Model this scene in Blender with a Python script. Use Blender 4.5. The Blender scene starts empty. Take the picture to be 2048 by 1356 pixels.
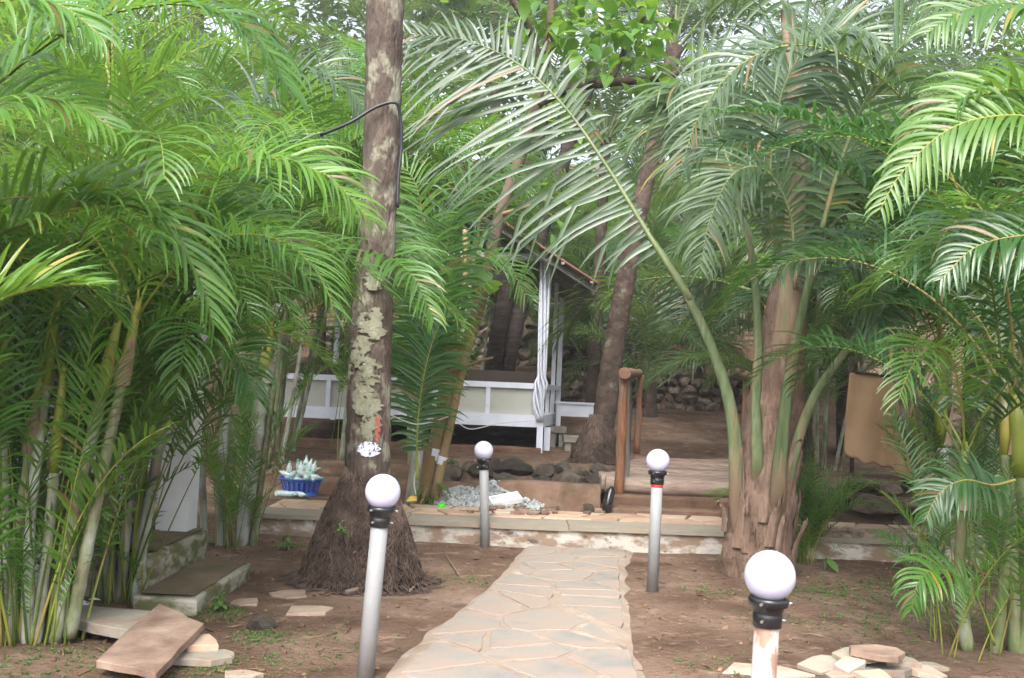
import bpy, math, random
from mathutils import Vector, Matrix, Euler, noise as mnoise

# ------------------------------------------------------------------ camera, sky, sun, exposure
scene = bpy.context.scene
COL = scene.collection
R = math.radians
F_PX, W_PX, H_PX = 2100.0, 2048.0, 1356.0
EYE = Vector((0, 0, 1.46))
PITCH = math.atan(106 / F_PX)
ROLL = R(2.4)
cam_data = bpy.data.cameras.new("camera")
cam = bpy.data.objects.new("camera", cam_data)
COL.objects.link(cam)
CAM_M = (Matrix.Rotation(math.pi / 2 + PITCH, 3, 'X') @ Matrix.Rotation(ROLL, 3, 'Z'))
cam.matrix_world = Matrix.Translation(EYE) @ CAM_M.to_4x4()
cam_data.sensor_width = 36.0
cam_data.lens = 36.0 * F_PX / W_PX
cam_data.clip_start = 0.05
cam_data.clip_end = 600
cam_data.dof.use_dof = True
cam_data.dof.focus_distance = 9.5
cam_data.dof.aperture_fstop = 5.6
scene.camera = cam

SUN_ELEV, SUN_ROT = R(50), R(192)
world = bpy.data.worlds.new("World")
scene.world = world
world.use_nodes = True
wn = world.node_tree
bg = wn.nodes["Background"]
sky = wn.nodes.new("ShaderNodeTexSky")
sky.sky_type = 'NISHITA'
sky.sun_disc = False
sky.sun_elevation = SUN_ELEV
sky.sun_rotation = SUN_ROT
sky.air_density = 1.0
sky.dust_density = 6.0
sky.ozone_density = 1.0
hs_ = wn.nodes.new("ShaderNodeHueSaturation")      # thin white overcast: the sky's own light, nearly without its blue
hs_.inputs['Saturation'].default_value = 0.42
wn.links.new(sky.outputs[0], hs_.inputs['Color'])
wn.links.new(hs_.outputs[0], bg.inputs[0])
bg.inputs[1].default_value = 0.15
sun_data = bpy.data.lights.new("sun", 'SUN')
sun_data.energy = 0.8
sun_data.angle = R(36)
sun_data.color = (1.0, 0.975, 0.94)
sun = bpy.data.objects.new("sun", sun_data)
COL.objects.link(sun)
# sun_rotation 0 = +Y, clockwise seen from above
sd = Vector((math.sin(SUN_ROT) * math.cos(SUN_ELEV), math.cos(SUN_ROT) * math.cos(SUN_ELEV), math.sin(SUN_ELEV)))
sun.rotation_euler = sd.to_track_quat('Z', 'Y').to_euler()
vs = scene.view_settings
vs.view_transform = 'Standard'
vs.look = 'None'
vs.gamma = 1.0
vs.use_curve_mapping = False
vs.exposure = 1.85
scene.cycles.max_bounces = 8
scene.cycles.transparent_max_bounces = 8
scene.cycles.sample_clamp_indirect = 6.0


def ray(px, py):
    return (CAM_M @ Vector(((px - W_PX / 2) / F_PX, -(py - H_PX / 2) / F_PX, -1.0)))


def P(px, py, d):
    """point seen at photograph pixel (px,py) at forward distance d"""
    r = ray(px, py)
    return EYE + r * (d / r.y)


def G(px, py, z=0.0):
    r = ray(px, py)
    return EYE + r * ((z - EYE.z) / r.z)


# ------------------------------------------------------------------ helpers
class MB:
    def __init__(s):
        s.v, s.f, s.m, s.sm = [], [], [], []

    def face(s, idx, mi=0, smooth=False):
        s.f.append(idx); s.m.append(mi); s.sm.append(smooth)

    def add(s, verts, faces, mi=0, smooth=False):
        b = len(s.v)
        s.v.extend([tuple(q) for q in verts])
        for f in faces:
            s.face([b + i for i in f], mi, smooth)

    def box(s, lo, hi, mi=0, M=None):
        x0, y0, z0 = lo; x1, y1, z1 = hi
        vs_ = [Vector(q) for q in ((x0, y0, z0), (x1, y0, z0), (x1, y1, z0), (x0, y1, z0), (x0, y0, z1), (x1, y0, z1), (x1, y1, z1), (x0, y1, z1))]
        if M: vs_ = [M @ q for q in vs_]
        s.add(vs_, [(0, 3, 2, 1), (4, 5, 6, 7), (0, 1, 5, 4), (1, 2, 6, 5), (2, 3, 7, 6), (3, 0, 4, 7)], mi)

    def beam(s, a, b, w, h, mi=0, up=Vector((0, 0, 1))):
        """rectangular bar from a to b, w sideways, h along up"""
        a, b = Vector(a), Vector(b)
        t = (b - a).normalized()
        sd_ = t.cross(up)
        if sd_.length < 1e-3: sd_ = t.cross(Vector((0, 1, 0)))
        sd_.normalize(); u = sd_.cross(t).normalized()
        vv = []
        for q in (a, b):
            for (i, j) in ((-1, -1), (1, -1), (1, 1), (-1, 1)):
                vv.append(q + sd_ * (i * w / 2) + u * (j * h / 2))
        s.add(vv, [(3, 2, 1, 0), (4, 5, 6, 7), (0, 1, 5, 4), (1, 2, 6, 5), (2, 3, 7, 6), (3, 0, 4, 7)], mi)

    def tube(s, pts, rad, n=6, mi=0, cap=True, smooth=True, jit=0.0, rng=None):
        pts = [Vector(q) for q in pts]
        if not hasattr(rad, '__len__'): rad = [rad] * len(pts)
        b = len(s.v)
        ref = None
        for i, q in enumerate(pts):
            t = (pts[min(i + 1, len(pts) - 1)] - pts[max(i - 1, 0)])
            t = t.normalized() if t.length > 1e-9 else Vector((0, 0, 1))
            if ref is None:
                ref = Vector((1, 0, 0)) if abs(t.x) < .8 else Vector((0, 1, 0))
            u = (ref - t * ref.dot(t)).normalized(); w = t.cross(u); ref = u
            for k in range(n):
                a = 2 * math.pi * k / n
                r = rad[i]
                if jit and rng: r *= 1 + rng.uniform(-jit, jit)
                s.v.append(tuple(q + u * (math.cos(a) * r) + w * (math.sin(a) * r)))
        for i in range(len(pts) - 1):
            for k in range(n):
                s.face([b + i * n + k, b + i * n + (k + 1) % n, b + (i + 1) * n + (k + 1) % n, b + (i + 1) * n + k], mi, smooth)
        if cap:
            s.face([b + k for k in reversed(range(n))], mi)
            s.face([b + (len(pts) - 1) * n + k for k in range(n)], mi)

    def lathe(s, prof, n=20, mi=0, M=None, smooth=True):
        b = len(s.v)
        for (r, z) in prof:
            for k in range(n):
                a = 2 * math.pi * k / n
                q = Vector((math.cos(a) * r, math.sin(a) * r, z))
                s.v.append(tuple(M @ q if M else q))
        for i in range(len(prof) - 1):
            for k in range(n):
                s.face([b + i * n + k, b + i * n + (k + 1) % n, b + (i + 1) * n + (k + 1) % n, b + (i + 1) * n + k], mi, smooth)
        s.face([b + k for k in reversed(range(n))], mi)
        s.face([b + (len(prof) - 1) * n + k for k in range(n)], mi)

    def prism(s, poly, z0, z1, mi=0, bev=0.0, M=None, ztop=None):
        """poly of (x,y); optional chamfer on the top edge"""
        n = len(poly)
        cx = sum(p[0] for p in poly) / n; cy = sum(p[1] for p in poly) / n
        rows = [[(p[0], p[1], z0) for p in poly]]
        if bev:
            rows.append([(p[0], p[1], z1 - bev) for p in poly])
            ins = []
            for p in poly:
                d = math.hypot(p[0] - cx, p[1] - cy) or 1
                k = max(0, 1 - bev * 1.2 / d)
                ins.append((cx + (p[0] - cx) * k, cy + (p[1] - cy) * k, z1))
            rows.append(ins)
        else:
            rows.append([(p[0], p[1], z1) for p in poly])
        if ztop:
            rows = [rows[0]] + [[(x, y, z + ztop(x, y)) for x, y, z in r] for r in rows[1:]]
        vv = [Vector(q) for r in rows for q in r]
        if M: vv = [M @ q for q in vv]
        fs = [tuple(reversed(range(n))), tuple((len(rows) - 1) * n + k for k in range(n))]
        for i in range(len(rows) - 1):
            for k in range(n):
                fs.append((i * n + k, i * n + (k + 1) % n, (i + 1) * n + (k + 1) % n, (i + 1) * n + k))
        s.add(vv, fs, mi)

    def mesh(s, name, mats):
        me = bpy.data.meshes.new(name)
        me.from_pydata(s.v, [], s.f)
        me.polygons.foreach_set('material_index', s.m)
        me.polygons.foreach_set('use_smooth', s.sm)
        for m in (mats if isinstance(mats, (list, tuple)) else [mats]):
            me.materials.append(m)
        me.update()
        return me


def rough_box(lo, hi, amt=.008, cuts=11, seed=0.0):
    import bmesh
    bm = bmesh.new(); bmesh.ops.create_cube(bm, size=1)
    bmesh.ops.subdivide_edges(bm, edges=bm.edges[:], cuts=cuts, use_grid_fill=True)
    c = [(a + b) / 2 for a, b in zip(lo, hi)]; d = [b - a for a, b in zip(lo, hi)]
    m = MB()
    for v in bm.verts:
        q = Vector((c[0] + v.co.x * d[0], c[1] + v.co.y * d[1], c[2] + v.co.z * d[2]))
        edge = sum(1 for k in range(3) if abs(abs(v.co[k]) - .5) < 1e-4)
        pull = (edge - 1) * amt * (1.1 + 1.2 * mnoise.noise(q * 9 + Vector((seed, 3, 1))))
        n_ = Vector((v.co.x, v.co.y, v.co.z)).normalized()
        q += Vector(tuple(mnoise.noise(q * 6 + Vector((k * 7.1, seed, k))) * amt for k in range(3))) - n_ * max(0, pull)
        m.v.append(tuple(q))
    bm.verts.index_update()
    for f in bm.faces: m.face([v.index for v in f.verts], 0, False)
    bm.free()
    return m


def thing(name, label, cat, loc=(0, 0, 0), group=None, kind=None):
    o = bpy.data.objects.new(name, None)
    o.empty_display_size = .1
    COL.objects.link(o)
    o.location = loc
    o['label'] = label; o['category'] = cat
    if group: o['group'] = group
    return o


def put(name, me, parent=None, loc=(0, 0, 0), rot=(0, 0, 0), sc=None, label=None, kind=None):
    o = bpy.data.objects.new(name, me)
    COL.objects.link(o)
    if parent: o.parent = parent
    o.location = loc; o.rotation_euler = rot
    if sc is not None: o.scale = sc if hasattr(sc, '__len__') else (sc, sc, sc)
    if label: o['label'] = label
    if kind: o['kind'] = kind
    return o


def part(name, mb, mats, parent=None, **k):
    return put(name, mb.mesh(name, mats), parent, **k)


def solo(name, mb, mats, label, cat, group=None, **k):
    o = put(name, mb.mesh(name, mats), **k)
    o['label'] = label; o['category'] = cat
    if group: o['group'] = group
    return o


def structure(name, mb, mats, parent=None, **k):
    o = put(name, mb.mesh(name, mats), parent, **k)
    o['kind'] = 'structure'
    return o


def catmull(ctrl, n):
    c = [Vector(q) for q in ctrl]
    c = [c[0] * 2 - c[1]] + c + [c[-1] * 2 - c[-2]]
    out = []
    segs = len(c) - 3
    for i in range(n):
        u = i / (n - 1) * segs
        k = min(int(u), segs - 1); t = u - k
        p0, p1, p2, p3 = c[k:k + 4]
        out.append(0.5 * ((2 * p1) + (p2 - p0) * t + (2 * p0 - 5 * p1 + 4 * p2 - p3) * t * t + (3 * p1 - p0 - 3 * p2 + p3) * t ** 3))
    return out


def nz(x, y, z=0.0):
    return mnoise.noise(Vector((x, y, z)))


# ------------------------------------------------------------------ materials
def hexc(r, g, b):
    return (r, g, b, 1.0)


def nodes_of(m):
    m.use_nodes = True
    nt = m.node_tree
    return nt, nt.nodes, nt.links, nt.nodes["Principled BSDF"]


def ramp_node(ns, stops):
    r = ns.new("ShaderNodeValToRGB")
    el = r.color_ramp.elements
    while len(el) > 1: el.remove(el[-1])
    el[0].position = stops[0][0]; el[0].color = hexc(*stops[0][1])
    for p, c in stops[1:]:
        e = el.new(p); e.color = hexc(*c)
    return r


def surf(name, stops, scale=6.0, detail=8.0, rough=.8, bump=.3, bscale=40.0, bdist=.01, spec=.3, stretch=None, rnd=0.35, metallic=0.0, dist=0.0, extra=None):
    """noise-coloured surface, each object offset by its own random value"""
    m = bpy.data.materials.new(name)
    nt, ns, ln, b = nodes_of(m)
    tc = ns.new("ShaderNodeTexCoord"); oi = ns.new("ShaderNodeObjectInfo")
    mp = ns.new("ShaderNodeMapping"); ln.new(tc.outputs['Object'], mp.inputs[0])
    if stretch: mp.inputs['Scale'].default_value = stretch
    w = ns.new("ShaderNodeMath"); w.operation = 'MULTIPLY'; w.inputs[1].default_value = 37.0
    ln.new(oi.outputs['Random'], w.inputs[0])
    n1 = ns.new("ShaderNodeTexNoise"); n1.noise_dimensions = '4D'
    n1.inputs['Scale'].default_value = scale; n1.inputs['Detail'].default_value = detail
    n1.inputs['Roughness'].default_value = .65
    n1.inputs['Distortion'].default_value = dist
    ln.new(mp.outputs[0], n1.inputs['Vector']); ln.new(w.outputs[0], n1.inputs['W'])
    # spread the noise and shift by the object's random value
    mr = ns.new("ShaderNodeMapRange"); mr.inputs[1].default_value = .28; mr.inputs[2].default_value = .72
    ln.new(n1.outputs['Fac'], mr.inputs[0])
    sh = ns.new("ShaderNodeMath"); sh.operation = 'MULTIPLY_ADD'; sh.inputs[1].default_value = rnd; sh.inputs[2].default_value = -rnd / 2
    ln.new(oi.outputs['Random'], sh.inputs[0])
    ad = ns.new("ShaderNodeMath"); ad.operation = 'ADD'
    ln.new(mr.outputs[0], ad.inputs[0]); ln.new(sh.outputs[0], ad.inputs[1])
    r = ramp_node(ns, stops); ln.new(ad.outputs[0], r.inputs[0])
    col = r.outputs[0]
    if extra: col = extra(nt, ns, ln, tc, mp, col)
    ln.new(col, b.inputs['Base Color'])
    b.inputs['Roughness'].default_value = rough
    b.inputs['Specular IOR Level'].default_value = spec
    b.inputs['Metallic'].default_value = metallic
    if bump:
        n2 = ns.new("ShaderNodeTexNoise"); n2.inputs['Scale'].default_value = bscale; n2.inputs['Detail'].default_value = 6
        ln.new(mp.outputs[0], n2.inputs['Vector'])
        bp = ns.new("ShaderNodeBump"); bp.inputs['Strength'].default_value = bump; bp.inputs['Distance'].default_value = bdist
        ln.new(n2.outputs['Fac'], bp.inputs['Height']); ln.new(bp.outputs[0], b.inputs['Normal'])
    return m


def patch(color, scale, lo, hi, amount=1.0, stretch=(1, 1, 1), seed=0.0):
    """extra layer: irregular patches of another colour (stain, lichen, moss, wear)"""
    def f(nt, ns, ln, tc, mp, col):
        mp2 = ns.new("ShaderNodeMapping"); mp2.inputs['Scale'].default_value = stretch
        mp2.inputs['Location'].default_value = (seed, seed * .7, seed * 1.3)
        ln.new(tc.outputs['Object'], mp2.inputs[0])
        n = ns.new("ShaderNodeTexNoise"); n.inputs['Scale'].default_value = scale; n.inputs['Detail'].default_value = 7
        n.inputs['Roughness'].default_value = .6
        ln.new(mp2.outputs[0], n.inputs['Vector'])
        mr = ns.new("ShaderNodeMapRange"); mr.inputs[1].default_value = lo; mr.inputs[2].default_value = hi; mr.inputs[4].default_value = amount
        ln.new(n.outputs['Fac'], mr.inputs[0])
        mx = ns.new("ShaderNodeMix"); mx.data_type = 'RGBA'
        ln.new(mr.outputs[0], mx.inputs['Factor']); ln.new(col, mx.inputs['A']); mx.inputs['B'].default_value = hexc(*color)
        return mx.outputs['Result']
    return f


def layers(*fs):
    def f(nt, ns, ln, tc, mp, col):
        for g in fs: col = g(nt, ns, ln, tc, mp, col)
        return col
    return f


def leaf_mat(name, stops, rough=.38, trans=.3, tcol=(.25, .42, .05), yellow=.0, spec=.75, brown=.03):
    m = bpy.data.materials.new(name)
    nt, ns, ln, b = nodes_of(m)
    oi = ns.new("ShaderNodeObjectInfo"); ge = ns.new("ShaderNodeNewGeometry")
    a = ns.new("ShaderNodeMath"); a.operation = 'MULTIPLY'; a.inputs[1].default_value = .62
    ln.new(oi.outputs['Random'], a.inputs[0])
    c = ns.new("ShaderNodeMath"); c.operation = 'MULTIPLY_ADD'; c.inputs[1].default_value = .38
    ln.new(ge.outputs['Random Per Island'], c.inputs[0]); ln.new(a.outputs[0], c.inputs[2])
    r = ramp_node(ns, stops); ln.new(c.outputs[0], r.inputs[0])
    col = r.outputs[0]
    tc = ns.new("ShaderNodeTexCoord")
    n = ns.new("ShaderNodeTexNoise"); n.inputs['Scale'].default_value = 2.6; n.inputs['Detail'].default_value = 3
    ln.new(tc.outputs['Object'], n.inputs['Vector'])
    if yellow:
        k = ns.new("ShaderNodeMath"); k.operation = 'MULTIPLY_ADD'; k.inputs[1].default_value = .5
        ln.new(n.outputs['Fac'], k.inputs[0]); ln.new(ge.outputs['Random Per Island'], k.inputs[2])
        mr = ns.new("ShaderNodeMapRange"); mr.inputs[1].default_value = 1.25 - yellow; mr.inputs[2].default_value = 1.33 - yellow
        ln.new(k.outputs[0], mr.inputs[0])
        mx = ns.new("ShaderNodeMix"); mx.data_type = 'RGBA'
        ln.new(mr.outputs[0], mx.inputs['Factor']); ln.new(col, mx.inputs['A']); mx.inputs['B'].default_value = hexc(.30, .24, .03)
        col = mx.outputs['Result']
    # a few withered leaflets
    fr = ns.new("ShaderNodeMath"); fr.operation = 'MULTIPLY'; fr.inputs[1].default_value = 17.31; ln.new(ge.outputs['Random Per Island'], fr.inputs[0])
    f2 = ns.new("ShaderNodeMath"); f2.operation = 'FRACT'; ln.new(fr.outputs[0], f2.inputs[0])
    f3 = ns.new("ShaderNodeMath"); f3.operation = 'LESS_THAN'; f3.inputs[1].default_value = brown; ln.new(f2.outputs[0], f3.inputs[0])
    mb_ = ns.new("ShaderNodeMix"); mb_.data_type = 'RGBA'; ln.new(f3.outputs[0], mb_.inputs['Factor']); ln.new(col, mb_.inputs['A']); mb_.inputs['B'].default_value = hexc(.17, .12, .05)
    # faint length-wise streaks and dust
    n5 = ns.new("ShaderNodeTexNoise"); n5.inputs['Scale'].default_value = 14; n5.inputs['Detail'].default_value = 4; ln.new(tc.outputs['Object'], n5.inputs['Vector'])
    m5 = ns.new("ShaderNodeMapRange"); m5.inputs[1].default_value = .5; m5.inputs[2].default_value = .75; m5.inputs[4].default_value = .22; ln.new(n5.outputs['Fac'], m5.inputs[0])
    mc_ = ns.new("ShaderNodeMix"); mc_.data_type = 'RGBA'; ln.new(m5.outputs[0], mc_.inputs['Factor']); ln.new(mb_.outputs['Result'], mc_.inputs['A']); mc_.inputs['B'].default_value = hexc(.13, .15, .09)
    col = mc_.outputs['Result']
    rr_n = ns.new("ShaderNodeMapRange"); rr_n.inputs[3].default_value = rough - .08; rr_n.inputs[4].default_value = rough + .16; ln.new(n.outputs['Fac'], rr_n.inputs[0])
    ln.new(rr_n.outputs[0], b.inputs['Roughness'])
    ln.new(col, b.inputs['Base Color'])
    b.inputs['Specular IOR Level'].default_value = spec
    tr = ns.new("ShaderNodeBsdfTranslucent")
    mm = ns.new("ShaderNodeMix"); mm.data_type = 'RGBA'; mm.inputs['Factor'].default_value = .55
    ln.new(col, mm.inputs['A']); mm.inputs['B'].default_value = hexc(*tcol)
    ln.new(mm.outputs['Result'], tr.inputs['Color'])
    ms = ns.new("ShaderNodeMixShader"); ms.inputs[0].default_value = trans
    ln.new(b.outputs[0], ms.inputs[1]); ln.new(tr.outputs[0], ms.inputs[2])
    ln.new(ms.outputs[0], ns["Material Output"].inputs['Surface'])
    return m


def plain(name, col, rough=.5, spec=.5, metallic=0.0, **k):
    c2 = tuple(min(1, q * 1.12) for q in col); c1 = tuple(q * .86 for q in col)
    return surf(name, [(0, c1), (1, c2)], scale=k.pop('scale', 9), rough=rough, spec=spec, bump=k.pop('bump', .08), metallic=metallic, rnd=k.pop('rnd', .1), **k)


M = {}
M['soil'] = surf('soil', [(0, (.055, .032, .022)), (.4, (.107, .068, .048)), (.7, (.165, .112, .083)), (1, (.24, .175, .138))], scale=.9, detail=14, rough=.95, bump=.9, bscale=26, bdist=.03, spec=.1, rnd=0,
                 extra=layers(patch((.30, .215, .165), 5.5, .56, .75, .75), patch((.045, .027, .018), 2.2, .52, .70, .75, seed=4), patch((.05, .03, .02), 13, .60, .74, .7, seed=8)))
M['mortar'] = surf('mortar', [(0, (.20, .16, .13)), (.5, (.25, .203, .165)), (1, (.315, .255, .205))], scale=2.4, detail=10, rough=.95, bump=.6, bscale=45, bdist=.012, spec=.1, rnd=0,
                   extra=layers(patch((.20, .125, .09), 3.1, .54, .70, .6), patch((.38, .33, .28), 6, .56, .7, .6, seed=3)))
M['paver'] = surf('paver', [(0, (.16, .16, .153)), (.35, (.20, .19, .172)), (.65, (.225, .205, .182)), (1, (.25, .208, .175))], scale=2.6, detail=9, rough=.75, bump=.5, bscale=30, bdist=.008, rnd=.9, spec=.3,
                  extra=layers(patch((.25, .20, .167), 2.6, .42, .56, .95), patch((.13, .125, .12), 7, .60, .74, .5, seed=6)))
M['peach_paver'] = surf('peach_paver', [(0, (.29, .20, .14)), (.5, (.42, .29, .21)), (1, (.46, .37, .29))], scale=3, rough=.8, bump=.4, bscale=30, rnd=.6)
M['slab'] = surf('slab', [(0, (.15, .095, .072)), (.35, (.25, .175, .135)), (.7, (.34, .26, .205)), (1, (.36, .31, .265))], scale=4.2, detail=10, rough=.7, bump=.5, bscale=22, bdist=.008, rnd=.6, spec=.35)
M['slab_grey'] = surf('slab_grey', [(0, (.14, .138, .13)), (.5, (.24, .22, .185)), (1, (.32, .275, .21))], scale=4.5, rough=.75, bump=.6, bscale=25, rnd=.5, extra=patch((.22, .14, .10), 4, .52, .66, .7))
M['rock'] = surf('rock', [(0, (.018, .014, .012)), (.5, (.05, .039, .032)), (1, (.11, .088, .07))], scale=4, rough=.9, bump=.7, bscale=18, bdist=.02, rnd=.7,
                 extra=patch((.04, .055, .018), 3.5, .55, .7, .6))
M['wall_rock'] = surf('wall_rock', [(0, (.03, .023, .018)), (.5, (.10, .077, .06)), (1, (.22, .175, .14))], scale=4, rough=.9, bump=.7, bscale=18, bdist=.02, rnd=.8)
M['gravel'] = surf('gravel', [(0, (.20, .215, .225)), (.5, (.33, .35, .36)), (1, (.50, .52, .54))], scale=9, rough=.85, bump=.4, bscale=60)
M['kerb'] = surf('kerb', [(0, (.29, .27, .235)), (.5, (.40, .375, .335)), (1, (.50, .475, .44))], scale=3, rough=.85, bump=.5, bscale=30, rnd=0,
                 extra=layers(patch((.19, .125, .085), 4.5, .44, .56, .9, (1, 1, 2)), patch((.05, .045, .04), 9, .60, .68, .8, (1, 1, 1.6), 3)))
M['kerb_top'] = surf('kerb_top', [(0, (.19, .17, .135)), (1, (.27, .24, .195))], scale=2.5, rough=.85, bump=.3, bscale=40, rnd=.2, extra=patch((.31, .215, .155), 2.2, .52, .66, .6))
M['whitewash'] = surf('whitewash', [(0, (.52, .53, .55)), (1, (.68, .69, .71))], scale=2.5, rough=.85, bump=.25, bscale=20, rnd=0,
                      extra=patch((.42, .36, .30), 2.4, .58, .75, .6, (1, 1, .5)))
M['step'] = surf('step', [(0, (.20, .18, .13)), (.5, (.32, .30, .245)), (1, (.42, .40, .35))], scale=4, rough=.9, bump=.5, bscale=25, rnd=.1,
                 extra=layers(patch((.085, .095, .025), 5, .42, .58, .9, (1, 1, 2.5)), patch((.13, .08, .05), 4, .55, .68, .7, seed=5)))
M['step_top'] = surf('step_top', [(0, (.085, .058, .038)), (.6, (.16, .11, .075)), (1, (.22, .16, .11))], scale=3, rough=.9, bump=.5, bscale=30, extra=patch((.07, .085, .03), 3, .55, .68, .6))
M['concrete_brown'] = surf('concrete_brown', [(0, (.085, .046, .03)), (.5, (.145, .087, .058)), (1, (.22, .15, .11))], scale=4, rough=.92, bump=.6, bscale=24, rnd=.4, extra=patch((.06, .05, .03), 2.6, .58, .7, .6))
M['concrete_grey'] = surf('concrete_grey', [(0, (.16, .145, .125)), (1, (.28, .26, .23))], scale=4, rough=.9, bump=.5, bscale=24)
M['white_paint'] = surf('white_paint', [(0, (.55, .58, .68)), (1, (.68, .71, .82))], scale=4, rough=.5, bump=.15, bscale=30, rnd=.2, extra=patch((.45, .40, .34), 5, .64, .76, .5))
M['panel'] = surf('panel', [(0, (.36, .365, .33)), (1, (.45, .455, .42))], scale=3, rough=.85, bump=.2, bscale=60, rnd=.25)
M['dark_wood'] = plain('dark_wood', (.035, .022, .016), .5)
M['grey_wood'] = plain('grey_wood', (.20, .19, .18), .8)
M['roof'] = surf('roof', [(0, (.13, .065, .05)), (1, (.24, .135, .105))], scale=6, rough=.8, bump=.3, bscale=30)
M['log'] = surf('log', [(0, (.09, .057, .043)), (.45, (.235, .17, .135)), (1, (.38, .30, .255))], scale=6, detail=10, rough=.75, bump=.7, bscale=22, bdist=.01, stretch=(1.0, 7, 7), rnd=.5)
M['varnish'] = surf('varnish', [(0, (.07, .028, .014)), (.45, (.19, .075, .036)), (1, (.31, .17, .10))], scale=8, rough=.45, bump=.9, bscale=16, bdist=.02, stretch=(6, 6, .5), rnd=.2, spec=.5, extra=patch((.15, .115, .09), 3, .50, .60, .85, (3, 3, .5)))
M['rail_log'] = surf('rail_log', [(0, (.16, .085, .055)), (1, (.30, .18, .13))], scale=9, rough=.8, bump=.7, bscale=30)
M['globe'] = plain('globe', (.50, .50, .66), .22, .5, bump=0, rnd=0)
M['black_plastic'] = plain('black_plastic', (.012, .012, .014), .22, .6)
M['pipe'] = surf('pipe', [(0, (.19, .195, .20)), (1, (.26, .265, .27))], scale=3, rough=.45, bump=.1, rnd=.2, extra=patch((.22, .16, .12), 5, .56, .72, .8, (1, 1, .35)))
M['pipe_muddy'] = surf('pipe_muddy', [(0, (.32, .295, .27)), (1, (.41, .385, .36))], scale=3, rough=.5, bump=.1, rnd=.2, extra=patch((.20, .115, .075), 9, .50, .56, .95, (1, 1, .55)))
M['red_tape'] = plain('red_tape', (.65, .03, .02), .4)
M['steel'] = plain('steel', (.6, .6, .6), .3, metallic=1.0)
M['bark_coco'] = surf('bark_coco', [(0, (.036, .026, .021)), (.5, (.082, .062, .050)), (1, (.16, .13, .108))], scale=5, detail=12, rough=.9, bump=1.0, bscale=14, bdist=.03, stretch=(2.6, 2.6, .8), rnd=0,
                      extra=layers(patch((.23, .225, .17), 5.5, .52, .60, .85, (1, 1, .7), 2.3), patch((.05, .032, .022), 3.4, .57, .66, .7, (1, 1, .8), 7)))
M['bark_dark'] = surf('bark_dark', [(0, (.022, .015, .012)), (.5, (.058, .041, .031)), (1, (.12, .088, .068))], scale=5, detail=10, rough=.9, bump=.9, bscale=16, bdist=.03, rnd=.3, extra=patch((.20, .19, .15), 5, .62, .68, .6))
M['bark_black'] = surf('bark_black', [(0, (.018, .013, .011)), (.5, (.04, .03, .025)), (1, (.09, .07, .06))], scale=6, rough=.9, bump=.9, bscale=14, bdist=.03, stretch=(.6, .6, 4), rnd=.2)
M['bark_tan'] = surf('bark_tan', [(0, (.12, .085, .04)), (.5, (.235, .165, .08)), (1, (.33, .24, .13))], scale=4, rough=.7, bump=.5, bscale=20, rnd=0, stretch=(1, 1, .5), extra=patch((.32, .18, .10), 2.0, .54, .66, .6))
M['root'] = surf('root', [(0, (.03, .02, .016)), (.5, (.08, .056, .045)), (1, (.18, .13, .105))], scale=8, rough=.95, bump=.6, bscale=30)
M['fibre'] = surf('fibre', [(0, (.085, .054, .039)), (.5, (.195, .13, .097)), (1, (.30, .215, .168))], scale=7, detail=12, rough=.95, bump=1.0, bscale=30, bdist=.015, stretch=(4, 4, .7), rnd=.2, extra=patch((.10, .07, .05), 3, .55, .7, .6))
M['petiole'] = surf('petiole', [(0, (.09, .12, .045)), (.5, (.14, .18, .08)), (1, (.22, .25, .14))], scale=4, rough=.45, bump=.2, bscale=25, rnd=.3, stretch=(3, 3, .5), extra=patch((.26, .18, .10), 2.3, .56, .68, .8))


def zgrad(color, z0, z1):
    """extra layer: the stalk's own brown, dry foot turning green further up"""
    def f(nt, ns, ln, tc, mp, col):
        sx = ns.new("ShaderNodeSeparateXYZ"); ln.new(tc.outputs['Object'], sx.inputs[0])
        n = ns.new("ShaderNodeTexNoise"); n.inputs['Scale'].default_value = 9; ln.new(mp.outputs[0], n.inputs['Vector'])
        a = ns.new("ShaderNodeMath"); a.operation = 'MULTIPLY_ADD'; a.inputs[1].default_value = .7; ln.new(n.outputs['Fac'], a.inputs[0]); ln.new(sx.outputs[2], a.inputs[2])
        mr = ns.new("ShaderNodeMapRange"); mr.inputs[1].default_value = z0; mr.inputs[2].default_value = z1; mr.inputs[3].default_value = 1; mr.inputs[4].default_value = 0
        ln.new(a.outputs[0], mr.inputs[0])
        mx = ns.new("ShaderNodeMix"); mx.data_type = 'RGBA'
        ln.new(mr.outputs[0], mx.inputs['Factor']); ln.new(col, mx.inputs['A']); mx.inputs['B'].default_value = hexc(*color)
        return mx.outputs['Result']
    return f


M['stalk'] = surf('stalk', [(0, (.045, .07, .025)), (.5, (.085, .12, .05)), (1, (.17, .195, .115))], scale=5, detail=10, rough=.5, bump=.5, bscale=22, rnd=.3, stretch=(4, 4, .5),
                  extra=layers(patch((.22, .15, .09), 3.0, .54, .64, .85, (2, 2, .35)), zgrad((.15, .10, .07), 1.0, 1.35)))
M['rachis'] = surf('rachis', [(0, (.055, .085, .015)), (.4, (.12, .16, .025)), (.75, (.22, .25, .04)), (1, (.26, .20, .07))], scale=3, rough=.45, bump=.1, rnd=1.1)
M['stem'] = surf('stem', [(0, (.07, .085, .035)), (.3, (.16, .18, .10)), (.6, (.28, .30, .25)), (1, (.42, .44, .43))], scale=3.2, detail=6, rough=.55, bump=.3, bscale=18, rnd=.5, stretch=(3, 3, 1),
                 extra=patch((.15, .10, .07), 3, .50, .64, .8))
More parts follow.
